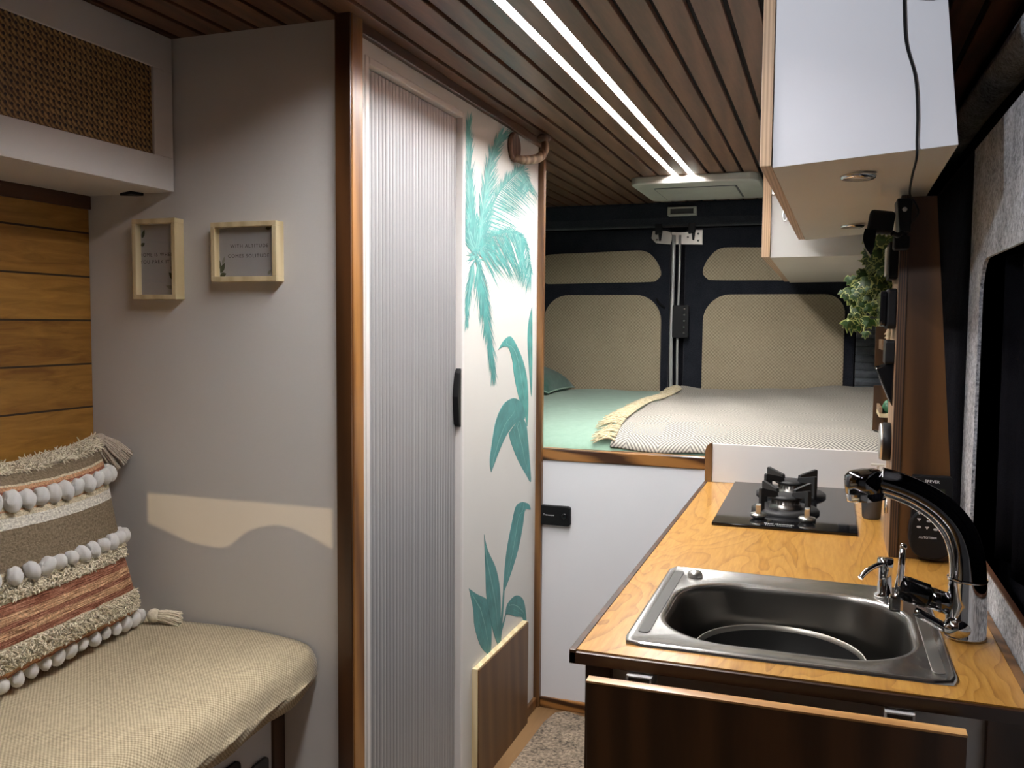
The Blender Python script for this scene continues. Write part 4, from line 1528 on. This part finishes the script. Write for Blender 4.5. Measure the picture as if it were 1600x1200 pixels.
for i in range(len(loops) - 1):
    for k in range(NL):
        k2 = (k + 1) % NL
        m.f.append([i * NL + k, i * NL + k2, (i + 1) * NL + k2, (i + 1) * NL + k])
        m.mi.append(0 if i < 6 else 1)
        m.sm.append(True)
m.f.append([(len(loops) - 1) * NL + k for k in range(NL)])
m.mi.append(1)
m.sm.append(False)
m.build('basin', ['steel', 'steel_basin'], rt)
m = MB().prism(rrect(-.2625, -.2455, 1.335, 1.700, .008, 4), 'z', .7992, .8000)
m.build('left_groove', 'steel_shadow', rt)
m = MB().prism(rrect(.1495, .1665, 1.315, 1.60, .007, 4), 'z', .7992, .8003)
m.build('right_groove', 'alu', rt, bevel=.0004)
m = MB().lathe([(.0001, .0115), (.010, .0105), (.0135, .007), (.0145, .002), (.0145, 0)], (-.222, 1.676, .799), 24, M=Matrix.Diagonal((1, 1, 1)))
m.build('overflow_cap', 'alu', rt)

# round bowl standing in the basin
m = MB()
prof = [(.0001, 0), (.095, 0), (.118, .012), (.130, .045), (.1345, .078), (.1365, .0815), (.1355, .084), (.1335, .083), (.1315, .075), (.122, .045), (.110, .022), (.0001, .018)]
c = (-.060, 1.497, .6535)
o_ = len(m.f)
m.lathe(prof, c, 64)
for i in range(o_, len(m.f)):
    ring = (i - o_) // 64
    m.mi[i] = 0 if ring in (4, 5, 6, 7) else 1
tag(m.build('mixing_bowl', ['steel_dull', 'pan_black'], base=c), 'round bowl with thin rim and dark inside standing in the sink', 'bowl')

# chrome soap dispenser behind the tap body
rt = thing('soap_dispenser', 'small chrome pump dispenser with bent spout on the sink rim', 'dispenser', (.108, 1.672, .80))
m = MB().lathe([(.0001, 0), (.017, 0), (.017, .004), (.012, .007), (.012, .048), (.0135, .052), (.0135, .066), (.0001, .068)], (.108, 1.672, .7995), 28)
m.build('body', 'chrome', rt)
m = MB().tube(catmull([(.108, 1.668, .858), (.092, 1.655, .856), (.076, 1.640, .848), (.066, 1.630, .838)], 8), .0045, 10)
m.build('spout', 'chrome', rt)

# ------------------------------------------------------------------ faucet
rt = thing('kitchen_faucet', 'large chrome and black arched kitchen tap leaning over the sink', 'tap', (.214, 1.50, .7955))
m = MB().lathe([(.0001, 0), (.030, 0), (.0305, .004), (.0290, .007), (.0285, .055), (.027, .090)], (.214, 1.5, .7955), 40)
m.build('base', 'chrome', rt)
path = catmull([(.214, .875), (.2135, .905), (.209, .935), (.197, .965), (.174, .992), (.144, 1.012), (.112, 1.025), (.084, 1.032)], 40)
rad = [.0270 - .0065 * min(1, i / 30) for i in range(len(path))]
m = MB().tube([(p[0], 1.5, p[1]) for p in path], rad, 28)
m.build('neck', 'chrome_dark', rt)
# bright tube added for the reflection on the inner side of the neck
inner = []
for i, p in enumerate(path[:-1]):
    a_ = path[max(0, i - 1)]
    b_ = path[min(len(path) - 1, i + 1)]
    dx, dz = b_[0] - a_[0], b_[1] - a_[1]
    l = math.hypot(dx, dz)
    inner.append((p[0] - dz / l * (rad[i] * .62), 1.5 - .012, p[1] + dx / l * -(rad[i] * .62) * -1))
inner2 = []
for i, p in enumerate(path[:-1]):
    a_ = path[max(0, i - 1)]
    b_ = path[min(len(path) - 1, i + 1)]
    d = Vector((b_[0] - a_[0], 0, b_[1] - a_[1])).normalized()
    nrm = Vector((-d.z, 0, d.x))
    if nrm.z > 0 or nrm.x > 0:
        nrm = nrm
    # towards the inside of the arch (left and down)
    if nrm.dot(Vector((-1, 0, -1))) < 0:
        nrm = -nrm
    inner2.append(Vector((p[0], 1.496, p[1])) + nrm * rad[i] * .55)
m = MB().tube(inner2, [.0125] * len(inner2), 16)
m.build('neck_glint', 'chrome', rt)
m = MB().lathe([(.0285, 0), (.0288, .001), (.0288, .003), (.0285, .004)], (.2135, 1.5, .885), 32)
m.build('collar', 'chrome', rt)
hM = Matrix.Rotation(math.radians(-8), 3, 'Y')
m = MB().lathe([(.0001, -.001), (.022, -.001), (.0275, .001), (.0290, .010), (.0292, .0125), (.0300, .013), (.0300, .032), (.0285, .040), (.022, .0455), (.0001, .047)], (.066, 1.5, 1.000), 36, M=hM)
m.build('spray_head', 'chrome_dark', rt)
m = MB().lathe([(.0292, .0), (.0296, .002), (.0296, .010), (.0292, .012)], (.066, 1.5, .9995), 36, M=hM)
m.build('head_ring', 'chrome', rt)
# mixer arm, cartridge and lever to the left of the base
m = MB().tube([(.196, 1.50, .842), (.178, 1.50, .848), (.160, 1.50, .853)], [.017, .0165, .0165], 24)
m.build('mixer_arm', 'chrome_dark', rt)
m = MB().tube([(.160, 1.50, .853), (.158, 1.50, .8535), (.130, 1.50, .862), (.119, 1.50, .865)], [.0165, .0195, .0195, .0180], 24)
m.build('cartridge', 'gloss', rt)
m = MB()
m.tube([(.119, 1.496, .848), (.1175, 1.494, .87), (.1195, 1.492, .90), (.121, 1.490, .93)], [.0085, .0065, .0052, .0046], 14)
m.ball((.1213, 1.490, .931), .0055, 12, 8)
lv = m.build('lever', 'chrome', rt)
MB().box(.104, .124, 1.488, 1.506, .826, .852).build('lever_root', 'chrome', rt, bevel=.004)
m = MB().tube(catmull([(.140, 1.485, .833), (.160, 1.483, .824), (.180, 1.482, .814), (.197, 1.480, .808)], 8), [.006, .007, .0072, .0072, .0074, .0076, .0078, .008, .008], 14)
m.build('hose_bracket', 'chrome', rt)
m = MB().ball((.200, 1.482, .815), .021, 20, 12, sc=(1, 1, .75))
m.build('elbow', 'chrome', rt)

# ------------------------------------------------------------------ hob
rt = thing('gas_hob', 'black glass two burner gas hob on the worktop', 'hob', (-.085, 2.46, .7955))
m = MB().prism([(-.248, 2.145), (.079, 2.150), (.081, 2.742), (-.251, 2.742)], 'z', .7956, .803)
m.build('glass_top', 'gloss', rt, bevel=.0015)


def burner(cx, cy, r, parent):
    b = MB().lathe([(r, 0), (r * 1.0, .006), (r * .93, .011), (r * .75, .012), (r * .60, .010), (.035, .009)], (cx, cy, .803), 48).build('drip_bowl', 'cast', parent)
    k = MB().lathe([(.040, 0), (.040, .010), (.033, .013), (.032, .026)], (cx, cy, .810), 40)
    for j in range(24):
        an = 2 * PI * j / 24
        k.box(-.0013, .0013, .0315, .0345, .014, .026, 0, Matrix.Translation((cx, cy, .810)) @ Matrix.Rotation(an, 4, 'Z'))
    k.build('flame_ring', 'burner_metal', parent)
    MB().lathe([(.0001, .010), (.034, .010), (.042, .007), (.043, .003), (.041, 0), (.0001, 0)], (cx, cy, .836), 40).build('burner_cap', 'cast', parent)
    for q in range(4):
        an = PI / 4 + q * PI / 2
        M = Matrix.Translation((cx, cy, .803)) @ Matrix.Rotation(an, 4, 'Z')
        out = [(.028, .040), (.030, .053), (r * .97, .066), (r * 1.0, .063), (r * 1.0, .003), (r * .86, .003), (r * .86, .046), (.06, .042)]
        mm = MB()
        n = len(out)
        vs_ = [M @ Vector((p[0], -.005, p[1])) for p in out] + [M @ Vector((p[0], .005, p[1])) for p in out]
        mm.add(vs_, [tuple(range(n))[::-1], tuple(range(n, 2 * n))] + [(i, (i + 1) % n, n + (i + 1) % n, n + i) for i in range(n)])
        mm.build('pan_support', 'cast', parent, bevel=.001)


burner(-.088, 2.345, .083, rt)
burner(-.083, 2.580, .093, rt)
for x, y in ((-.146, 2.232), (-.033, 2.228)):
    kb = MB().lathe([(.0001, .012), (.019, .012), (.0205, .009), (.019, .006), (.012, .0), ], (x, y, .803), 28).build('knob', 'alu', rt)
    MB().box(x - .0062, x + .0062, y - .010, y + .010, .812, .838).build('knob_grip', 'alu', kb, bevel=.0015)
text_part('lettering', 'Maxi Gourmet', .0115, plane_M((-.095, 2.178, .8034), (1, 0, 0), (0, 1, .0)), 'white_text', rt)
text_part('lettering', 'Mono Gourmet', .0095, plane_M((-.095, 2.161, .8034), (1, 0, 0), (0, 1, .0)), 'grey_text', rt)

m = MB().lathe([(.0001, 0), (.019, 0), (.022, .004), (.0255, .060), (.026, .064), (.024, .064), (.022, .010), (.0001, .008)], (.117, 2.372, .7955), 32)
tag(m.build('grey_beaker', 'grey_mug'), 'small dark grey beaker on the worktop between hob and wooden panel', 'beaker')

# ------------------------------------------------------------------ instrument board at the end of the kitchen
rt = thing('instrument_panel', 'tall brown veneered cabinet end with ply edge beside the hob', 'panel', (.19, 2.0, .7955))
m = MB()
m.hexa([(.150, 1.982, .7955), (.257, 1.982, .7955), (.257, 1.996, .7955), (.150, 1.996, .7955)],
       [(.150, 1.982, 1.535), (.199, 1.982, 1.535), (.199, 1.996, 1.535), (.150, 1.996, 1.535)])
m.build('front_veneer', 'walnut_warm', rt)
m = MB().box(.1335, .150, 1.978, 2.00, .7955, 1.538)
m.build('ply_edge', 'dark_ply_edge', rt, bevel=.0005)
m = MB().box(.1335, .149, 2.00, 2.16, .7955, 1.538)
m.build('side_board', 'tan_board', rt)

# black tall controller on the front veneer
rt = thing('charge_controller', 'square black controller with dull screen on the brown panel behind the tap', 'controller', (.21, 1.975, .87))
MB().prism(rrect(.172, .246, .872, .972, .004, 3), 'y', 1.958, 1.982).build('housing', 'black_matt', rt, bevel=.002)
MB().box(.190, .232, 1.9565, 1.958, .912, .948).build('screen', 'screen', rt)
text_part('lettering', 'EPEVER', .0085, plane_M((.208, 1.9575, .9615), (1, 0, 0), (0, 0, 1)), 'white_text', rt)
rt = thing('heater_remote', 'rounded black remote with small keys hanging low on the brown panel', 'remote', (.21, 1.97, .80))
m = MB().prism([(.21 + .042 * math.copysign(abs(math.cos(a)) ** .75, math.cos(a)), .855 + .052 * math.copysign(abs(math.sin(a)) ** .8, math.sin(a))) for a in [2 * PI * i / 40 for i in range(40)]], 'y', 1.952, 1.9575 + .0245)
m.build('housing', 'black', rt, bevel=.004)
for (x, z, kind) in ((.186, .884, 't'), (.204, .882, 'r'), (.186, .869, 'r'), (.201, .868, 't'), (.217, .866, 'r'), (.186, .897, 't')):
    m = MB()
    if kind == 't':
        m.prism([(x - .004, z + .0025), (x + .004, z + .0025), (x, z - .003)], 'y', 1.9505, 1.952)
    else:
        m.prism(rrect(x - .004, x + .004, z - .002, z + .002, .0018, 3), 'y', 1.9505, 1.952)
    m.build('key', 'grey_text', rt)
text_part('lettering', 'AUTOTERM', .0062, plane_M((.203, 1.9517, .848), (1, 0, 0), (0, 0, 1)), 'white_text', rt)

# instruments along the side board
Mx_ = Matrix(((0, 0, -1), (0, 1, 0), (1, 0, 0)))      # lathe axis towards -x
rt = thing('round_gauge', 'round black dial with pale rim low on the side of the brown panel', 'gauge', (.1335, 2.04, .99))
MB().lathe([(.0001, 0), (.040, 0), (.041, .003), (.041, .014), (.038, .018)], (.1335, 2.05, 1.028), 36, M=Mx_).build('case', 'black', rt)
MB().lathe([(.038, .016), (.040, .018), (.038, .022), (.033, .021), (.0001, .019)], (.1335, 2.05, 1.028), 36, M=Mx_).build('dial', 'alu', rt)
rt = thing('battery_monitor', 'black rounded switch box with clear front high on the side of the brown panel', 'switch', (.1335, 2.07, 1.28))
MB().prism(rrect(2.00, 2.12, 1.268, 1.352, .012, 4), 'x', .116, .1335).build('case', 'black_matt', rt, bevel=.003)
MB().prism(rrect(2.006, 2.114, 1.273, 1.347, .010, 4), 'x', .102, .116).build('cover', 'gloss', rt, bevel=.004)
rt = thing('switch_plate', 'black upright plate on the side of the brown panel below the plug box', 'switch', (.1335, 2.05, 1.37))
MB().prism(rrect(2.005, 2.10, 1.372, 1.448, .006, 4), 'x', .116, .1335).build('plate', 'black_matt', rt, bevel=.002)
MB().prism(rrect(2.03, 2.10, 1.380, 1.440, .005, 4), 'x', .112, .1165).build('cover', 'fan_white', rt, bevel=.001)
rt = thing('phone_holder', 'black angled phone holder bracket on the side of the brown panel', 'holder', (.1335, 2.06, 1.11))
MB().prism(rrect(2.01, 2.09, 1.195, 1.245, .006, 4), 'x', .115, .1335).build('plate', 'black', rt, bevel=.002)
m = MB().hexa([(.128, 2.02, 1.115), (.1335, 2.02, 1.105), (.1335, 2.09, 1.105), (.128, 2.09, 1.115)],
              [(.098, 2.02, 1.185), (.1335, 2.02, 1.200), (.1335, 2.09, 1.200), (.098, 2.09, 1.185)])
m.build('cradle', 'gloss', rt, bevel=.003)
rt = thing('power_socket', 'chrome ringed round socket low on the side of the brown panel above the worktop', 'socket', (.1335, 2.07, .86))
MB().lathe([(.016, 0), (.018, .003), (.016, .006), (.013, .004)], (.1335, 2.06, .888), 28, M=Mx_).build('ring', 'chrome', rt)
MB().lathe([(.0001, .002), (.014, .002), (.014, 0)], (.1335, 2.06, .888), 24, M=Mx_).build('cap', 'black', rt)

rt = thing('towel_clip', 'small white suction clip above the tap head beside the splashback', 'clip', (.12, 2.30, .93))
MB().lathe([(.0001, 0), (.014, 0), (.012, .006), (.004, .008), (.004, .014), (.0001, .015)], (.1335, 2.12, .948), 20, M=Mx_).build('suction_cup', 'fan_white', rt)
MB().box(.100, .128, 2.112, 2.124, .965, .969).build('clip_bar', 'fan_white', rt, bevel=.001)
MB().tube([(.119, 2.118, .950), (.114, 2.118, .958), (.116, 2.118, .966)], .0025, 8).build('link', 'fan_white', rt)

# wooden shelf trays on the wall above the bed
def tray(label, y0, y1, z, fmat, label_back):
    rt = thing('wall_shelf', label, 'shelf', (.2, y0, z), 'shelves on the bedside wall')
    MB().box(.152, .268, y0, y1, z, z + .012).build('board', 'frame_wood' if fmat else 'tan_board', rt, bevel=.001)
    MB().box(.152, .160, y0, y1, z + .012, z + .030).build('lip', 'tan_board', rt, bevel=.001)
    MB().box(.142, .268, y1, y1 + .016, z - .055, z + .085).build('end_board', 'walnut_warm', rt)
    return rt


tray('upper small wooden wall shelf with figurines below the ivy', 2.84, 3.00, 1.205, 0, '')
tray('lower small wooden wall shelf with a green trinket above the bed', 2.84, 3.00, 1.005, 1, '')
for (x, y, z, h, lab) in ((.172, 2.87, 1.217, .075, 'tallest pale figurine on the upper small wooden wall shelf'), (.176, 2.93, 1.217, .05, 'shorter pale figurine behind the tallest one on the upper wall shelf')):
    m = MB().lathe([(.0001, 0), (.010, 0), (.007, h * .3), (.009, h * .55), (.004, h * .70), (.007, h * .85), (.0001, h)], (x, y, z), 14)
    m.tube([(x - .012, y, z + h * .45), (x, y, z + h * .6), (x + .012, y, z + h * .5)], .0025, 6)
    tag(m.build('figurine', 'figurine'), lab, 'figurine', 'figurines on the shelf')
m = MB().lathe([(.0001, 0), (.014, 0), (.018, .015), (.012, .032), (.005, .038), (.0001, .040)], (.178, 2.88, 1.017), 18)
tag(m.build('green_trinket', 'yellow_green'), 'small green trinket on the lower wooden wall shelf', 'ornament')

# ------------------------------------------------------------------ ivy
rt = thing('hanging_ivy', 'trailing variegated ivy spilling from a pot under the right wall cabinets', 'plant', (.16, 2.60, 1.42))
m = MB().lathe([(.0001, 0), (.034, 0), (.044, .075), (.046, .078), (.042, .078), (.0001, .070)], (.20, 2.66, 1.385), 24)
m.build('pot', 'grey_mug', rt)
ml = MB()
ms = MB()


def ivy_leaf(c, size, nrm, upv):
    nrm = Vector(nrm).normalized()
    up = (Vector(upv) - nrm * Vector(upv).dot(nrm)).normalized()
    rt_ = up.cross(nrm)
    shape = [(0, -.35), (.22, -.52), (.55, -.38), (.80, -.02), (.42, .10), (.50, .45), (.18, .42), (0, 1.0), (-.18, .42), (-.50, .45), (-.42, .10), (-.80, -.02), (-.55, -.38), (-.22, -.52)]
    for sc, lift, mi in ((1.0, 0.0, 1), (.84, .0010, 0)):
        vs_ = [c + nrm * (lift + size * .10)]
        for (a, b) in shape:
            vs_.append(c + (rt_ * a + up * b) * size * sc * random.uniform(.92, 1.06) + nrm * (lift - size * .22 * (a * a + .4 * b * b) * sc * sc + (size * .10 * (1 - sc * .9))))
        n = len(shape)
        ml.add(vs_, [(0, 1 + i, 1 + (i + 1) % n) for i in range(n)], mi)


rnd = random.Random(11)
for s in range(17):
    st = Vector((.185 + rnd.uniform(-.02, .02), 2.62 + rnd.uniform(-.04, .04), 1.462))
    ex = rnd.uniform(.035, .155)
    ez = 1.30 + (ex - .01) * .1 + rnd.uniform(-.04, .09)
    en = Vector((ex, 2.60 + rnd.uniform(-.10, .05), ez))
    midp = (st + en) / 2 + Vector((rnd.uniform(-.02, .01), -.02, rnd.uniform(.01, .05)))
    midp.z = min(midp.z, 1.455)
    pts = catmull([tuple(st), tuple(midp), tuple(en)], 12)
    ms.tube(pts, .0012, 5, cap=False)
    for p in pts[1:]:
        for _ in range(1):
            q = Vector(p) + Vector((rnd.uniform(-.02, .015), rnd.uniform(-.03, .02), rnd.uniform(-.022, .012)))
            q.z = min(q.z, 1.452)
            ivy_leaf(q, rnd.uniform(.017, .032), (rnd.uniform(-.6, .3), -1, rnd.uniform(-.3, .7)), (rnd.uniform(-.9, .5), 0, rnd.uniform(-1, -.2)))
for _ in range(60):
    q = Vector((.125 + rnd.uniform(-.035, .05), 2.54 + rnd.uniform(-.03, .08), 1.500 - abs(rnd.gauss(0, .07))))
    ivy_leaf(q, rnd.uniform(.018, .030), (rnd.uniform(-.6, .3), -1, rnd.uniform(-.3, .7)), (rnd.uniform(-.8, .8), 0, rnd.uniform(-1, .2)))
ml.build('foliage', ['leaf_green', 'leaf_cream'], rt)
ms.build('stem', 'stem', rt)

# ------------------------------------------------------------------ wall cabinets on the right
rt = thing('wall_cabinet', 'white wall cabinet above the sink with birch ply door edge and hanging cable', 'cabinet', (.04, 2.1, 1.52))
bl, fl = (-.091, 1.500, 1.524), (.177, 1.500, 1.545)
lo = [(-.091, 1.500, 1.524), (.177, 1.500, 1.545), (.196, 2.74, 1.545), (-.068, 2.74, 1.522)]
hi = [(-.093, 1.500, ZC - .002), (.145, 1.500, ZC - .002), (.170, 2.74, ZC - .002), (-.070, 2.74, ZC - .002)]
m = MB().hexa(lo, hi)
m.f_under = None
bd = m.build('body', ['white_cool', 'white_bounce'], rt, bevel=.0008)
bd.data.polygons[0].material_index = 0
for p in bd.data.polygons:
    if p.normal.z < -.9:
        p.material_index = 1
m = MB().hexa([(-.110, 1.492, 1.526), (-.0925, 1.492, 1.526), (-.0695, 2.74, 1.524), (-.087, 2.74, 1.524)],
              [(-.110, 1.492, ZC - .002), (-.0925, 1.492, ZC - .002), (-.0695, 2.74, ZC - .002), (-.087, 2.74, ZC - .002)])
dr_ = m.build('door', ['birch_edge', 'white_cool'], rt, bevel=.0005)
for p in dr_.data.polygons:
    if p.normal.x < -.9:
        p.material_index = 1
for (x, y, z) in ((.042, 1.665, 1.534), (.052, 2.46, 1.534)):
    dl = MB().lathe([(.026, 0), (.028, .001), (.030, .006), (.027, .009), (.021, .006), (.021, 0)], (x, y, z - .0085), 36).build('downlight_ring', 'chrome', rt)
    MB().lathe([(.0001, .002), (.0215, .002), (.0215, .004), (.0001, .004)], (x, y, z - .0075), 28).build('downlight_lens', 'bulb', dl)

rt = thing('wall_cabinet', 'farther white wall cabinet hanging over the bed beyond the sink cabinet', 'cabinet', (.04, 3.6, 1.476))
m = MB().hexa([(-.168, 2.785, 1.477), (.20, 2.785, 1.480), (.20, 4.36, 1.480), (-.172, 4.36, 1.477)],
              [(-.168, 2.785, ZC - .002), (.17, 2.785, ZC - .002), (.17, 4.28, ZC - .002), (-.168, 4.28, ZC - .002)])
bd = m.build('body', ['white_wall', 'white_bounce'], rt, bevel=.0008)
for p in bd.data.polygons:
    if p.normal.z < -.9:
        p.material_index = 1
m = MB().box(-.193, -.169, 2.778, 4.28, 1.478, ZC - .002)
dr_ = m.build('door', ['birch_edge', 'white_cool'], rt, bevel=.0005)
for p in dr_.data.polygons:
    if p.normal.x < -.9:
        p.material_index = 1
m = MB()
m.lathe([(.010, 0), (.012, .004), (.010, .008), (.007, .004), (.010, 0)], (-.128, 2.785, 1.600), 20, M=Matrix(((.7, 0, 0), (0, 0, -1), (0, 1.6, 0))))
m.build('pull_ring', 'chrome', rt)
m = MB().box(-.168, -.150, 2.768, 2.785, 1.66, 1.72)
m.build('hinge', 'alu', rt, bevel=.003)

# cable down the end of the cabinet
m = MB().tube(catmull([(.090, 1.493, ZC - .01), (.094, 1.493, 1.76), (.099, 1.493, 1.70), (.113, 1.493, 1.65), (.118, 1.493, 1.60), (.119, 1.494, 1.555), (.120, 1.50, 1.528),
                       (.124, 1.62, 1.520), (.135, 1.80, 1.515), (.150, 1.86, 1.505), (.157, 1.88, 1.490), (.148, 1.90, 1.475), (.141, 1.92, 1.465), (.140, 1.93, 1.445)], 60), .0019, 8)
tag(m.build('power_cable', 'black_matt'), 'thin black cable hanging down the white end of the sink cabinet', 'cable')
rt = thing('cable_clamp', 'black object at the top corner of the white sink cabinet end', 'bracket', (.13, 1.48, 1.77))
MB().hexa([(.112, 1.455, 1.762), (.158, 1.455, 1.768), (.158, 1.498, 1.768), (.112, 1.498, 1.762)],
          [(.105, 1.455, 1.80), (.158, 1.455, 1.80), (.158, 1.498, 1.80), (.105, 1.498, 1.80)]).build('body', 'black_matt', rt, bevel=.004)

# black plug box and swivel mirror under the cabinet
rt = thing('plug_box', 'black socket box with round light under the sink cabinet corner', 'socket', (.132, 1.93, 1.46))
MB().hexa([(.126, 1.90, 1.455), (.146, 1.90, 1.455), (.146, 1.978, 1.455), (.126, 1.978, 1.455)],
          [(.120, 1.90, 1.522), (.149, 1.90, 1.522), (.149, 1.978, 1.522), (.120, 1.978, 1.522)]).build('housing', 'black', rt, bevel=.003)
MB().lathe([(.0001, .003), (.0035, .003), (.0045, 0)], (.1345, 1.8995, 1.500), 16, M=Matrix(((1, 0, 0), (0, 0, -1), (0, 1, 0)))).build('indicator', 'grey_text', rt)
m = MB().box(.118, .147, 1.915, 1.96, 1.425, 1.452)
m.build('plug', 'black_matt', rt, bevel=.004)
rt = thing('swivel_lamp', 'black square lamp head on a jointed arm with a curved glossy shade', 'lamp', (.09, 1.87, 1.41))
Rl = Matrix.Translation((.092, 1.87, 1.472)) @ Matrix.Rotation(math.radians(8), 4, 'Y')
MB().box(-.024, .022, -.020, .020, -.020, .022, 0, Rl).build('head', 'black_matt', rt, bevel=.007, bseg=3)
MB().tube([(.112, 1.87, 1.452), (.122, 1.88, 1.448), (.130, 1.90, 1.455)], .005, 10).build('arm', 'black', rt)
m = MB()
n = 8
vs_, fs_ = [], []
for i in range(n + 1):
    a_ = i / n
    z = 1.460 - a_ * .052
    bulge = .008 * math.sin(PI * a_)
    xl = .062 - bulge + .004 * a_ * 3
    xr = .076 + .002 * a_ - .010 * a_ * a_
    vs_ += [(xl, 1.850, z), (xr + .006, 1.850, z - .002), (xr + .006, 1.885, z - .002), (xl, 1.885, z)]
for i in range(n):
    for k in range(4):
        k2 = (k + 1) % 4
        fs_.append((4 * i + k, 4 * i + k2, 4 * i + 4 + k2, 4 * i + 4 + k))
fs_ += [(0, 1, 2, 3), (4 * n + 3, 4 * n + 2, 4 * n + 1, 4 * n)]
m.add(vs_, fs_)
m.build('shade', 'gloss', rt, bevel=.001)

# ------------------------------------------------------------------ window curtain and upper dark cloth
m = MB()
prof = []
ny = 120
vs_, fs_ = [], []
for i in range(ny + 1):
    y = -.9 + (1.862 + .9) * i / ny
    x = .305 + .010 * math.sin(y * 38) + .005 * math.sin(y * 91 + 1)
    for z in (.862, 1.0, 1.2, 1.398):
        vs_.append((x + (.006 * (1.4 - z)), y, z))
for i in range(ny):
    for k in range(3):
        a_ = i * 4 + k
        fs_.append((a_, a_ + 1, a_ + 5, a_ + 4))
m.add(vs_, fs_, 0, True)
cu = m.build('window_curtain', 'curtain')
md = cu.modifiers.new('thick', 'SOLIDIFY')
md.thickness = .004
tag(cu, 'black pleated curtain closing the side window at the right edge', 'curtain')

# tall black drape strip between the brown panel and the felt window frame
m = MB()
vs_, fs_ = [], []
for i in range(13):
    y = 1.80 + .165 * i / 12
    x = .2625 - .006 * abs(math.sin(i * 1.1))
    vs_ += [(x, y, .80), (x, y, 1.62)]
for i in range(12):
    fs_.append((2 * i, 2 * i + 2, 2 * i + 3, 2 * i + 1))

# ------------------------------------------------------------------ carpet mat
pts = [(-.335, 1.0), (-.335, 2.70), (-.70, 2.715), (-.77, 2.738), (-.800, 2.715), (-.815, 2.64), (-.820, 2.3), (-.83, 1.0)]
m = MB().prism(pts, 'z', .0, .012)
tag(m.build('carpet_mat', 'carpet', bevel=.004), 'grey-beige carpet mat on the aisle floor', 'mat')
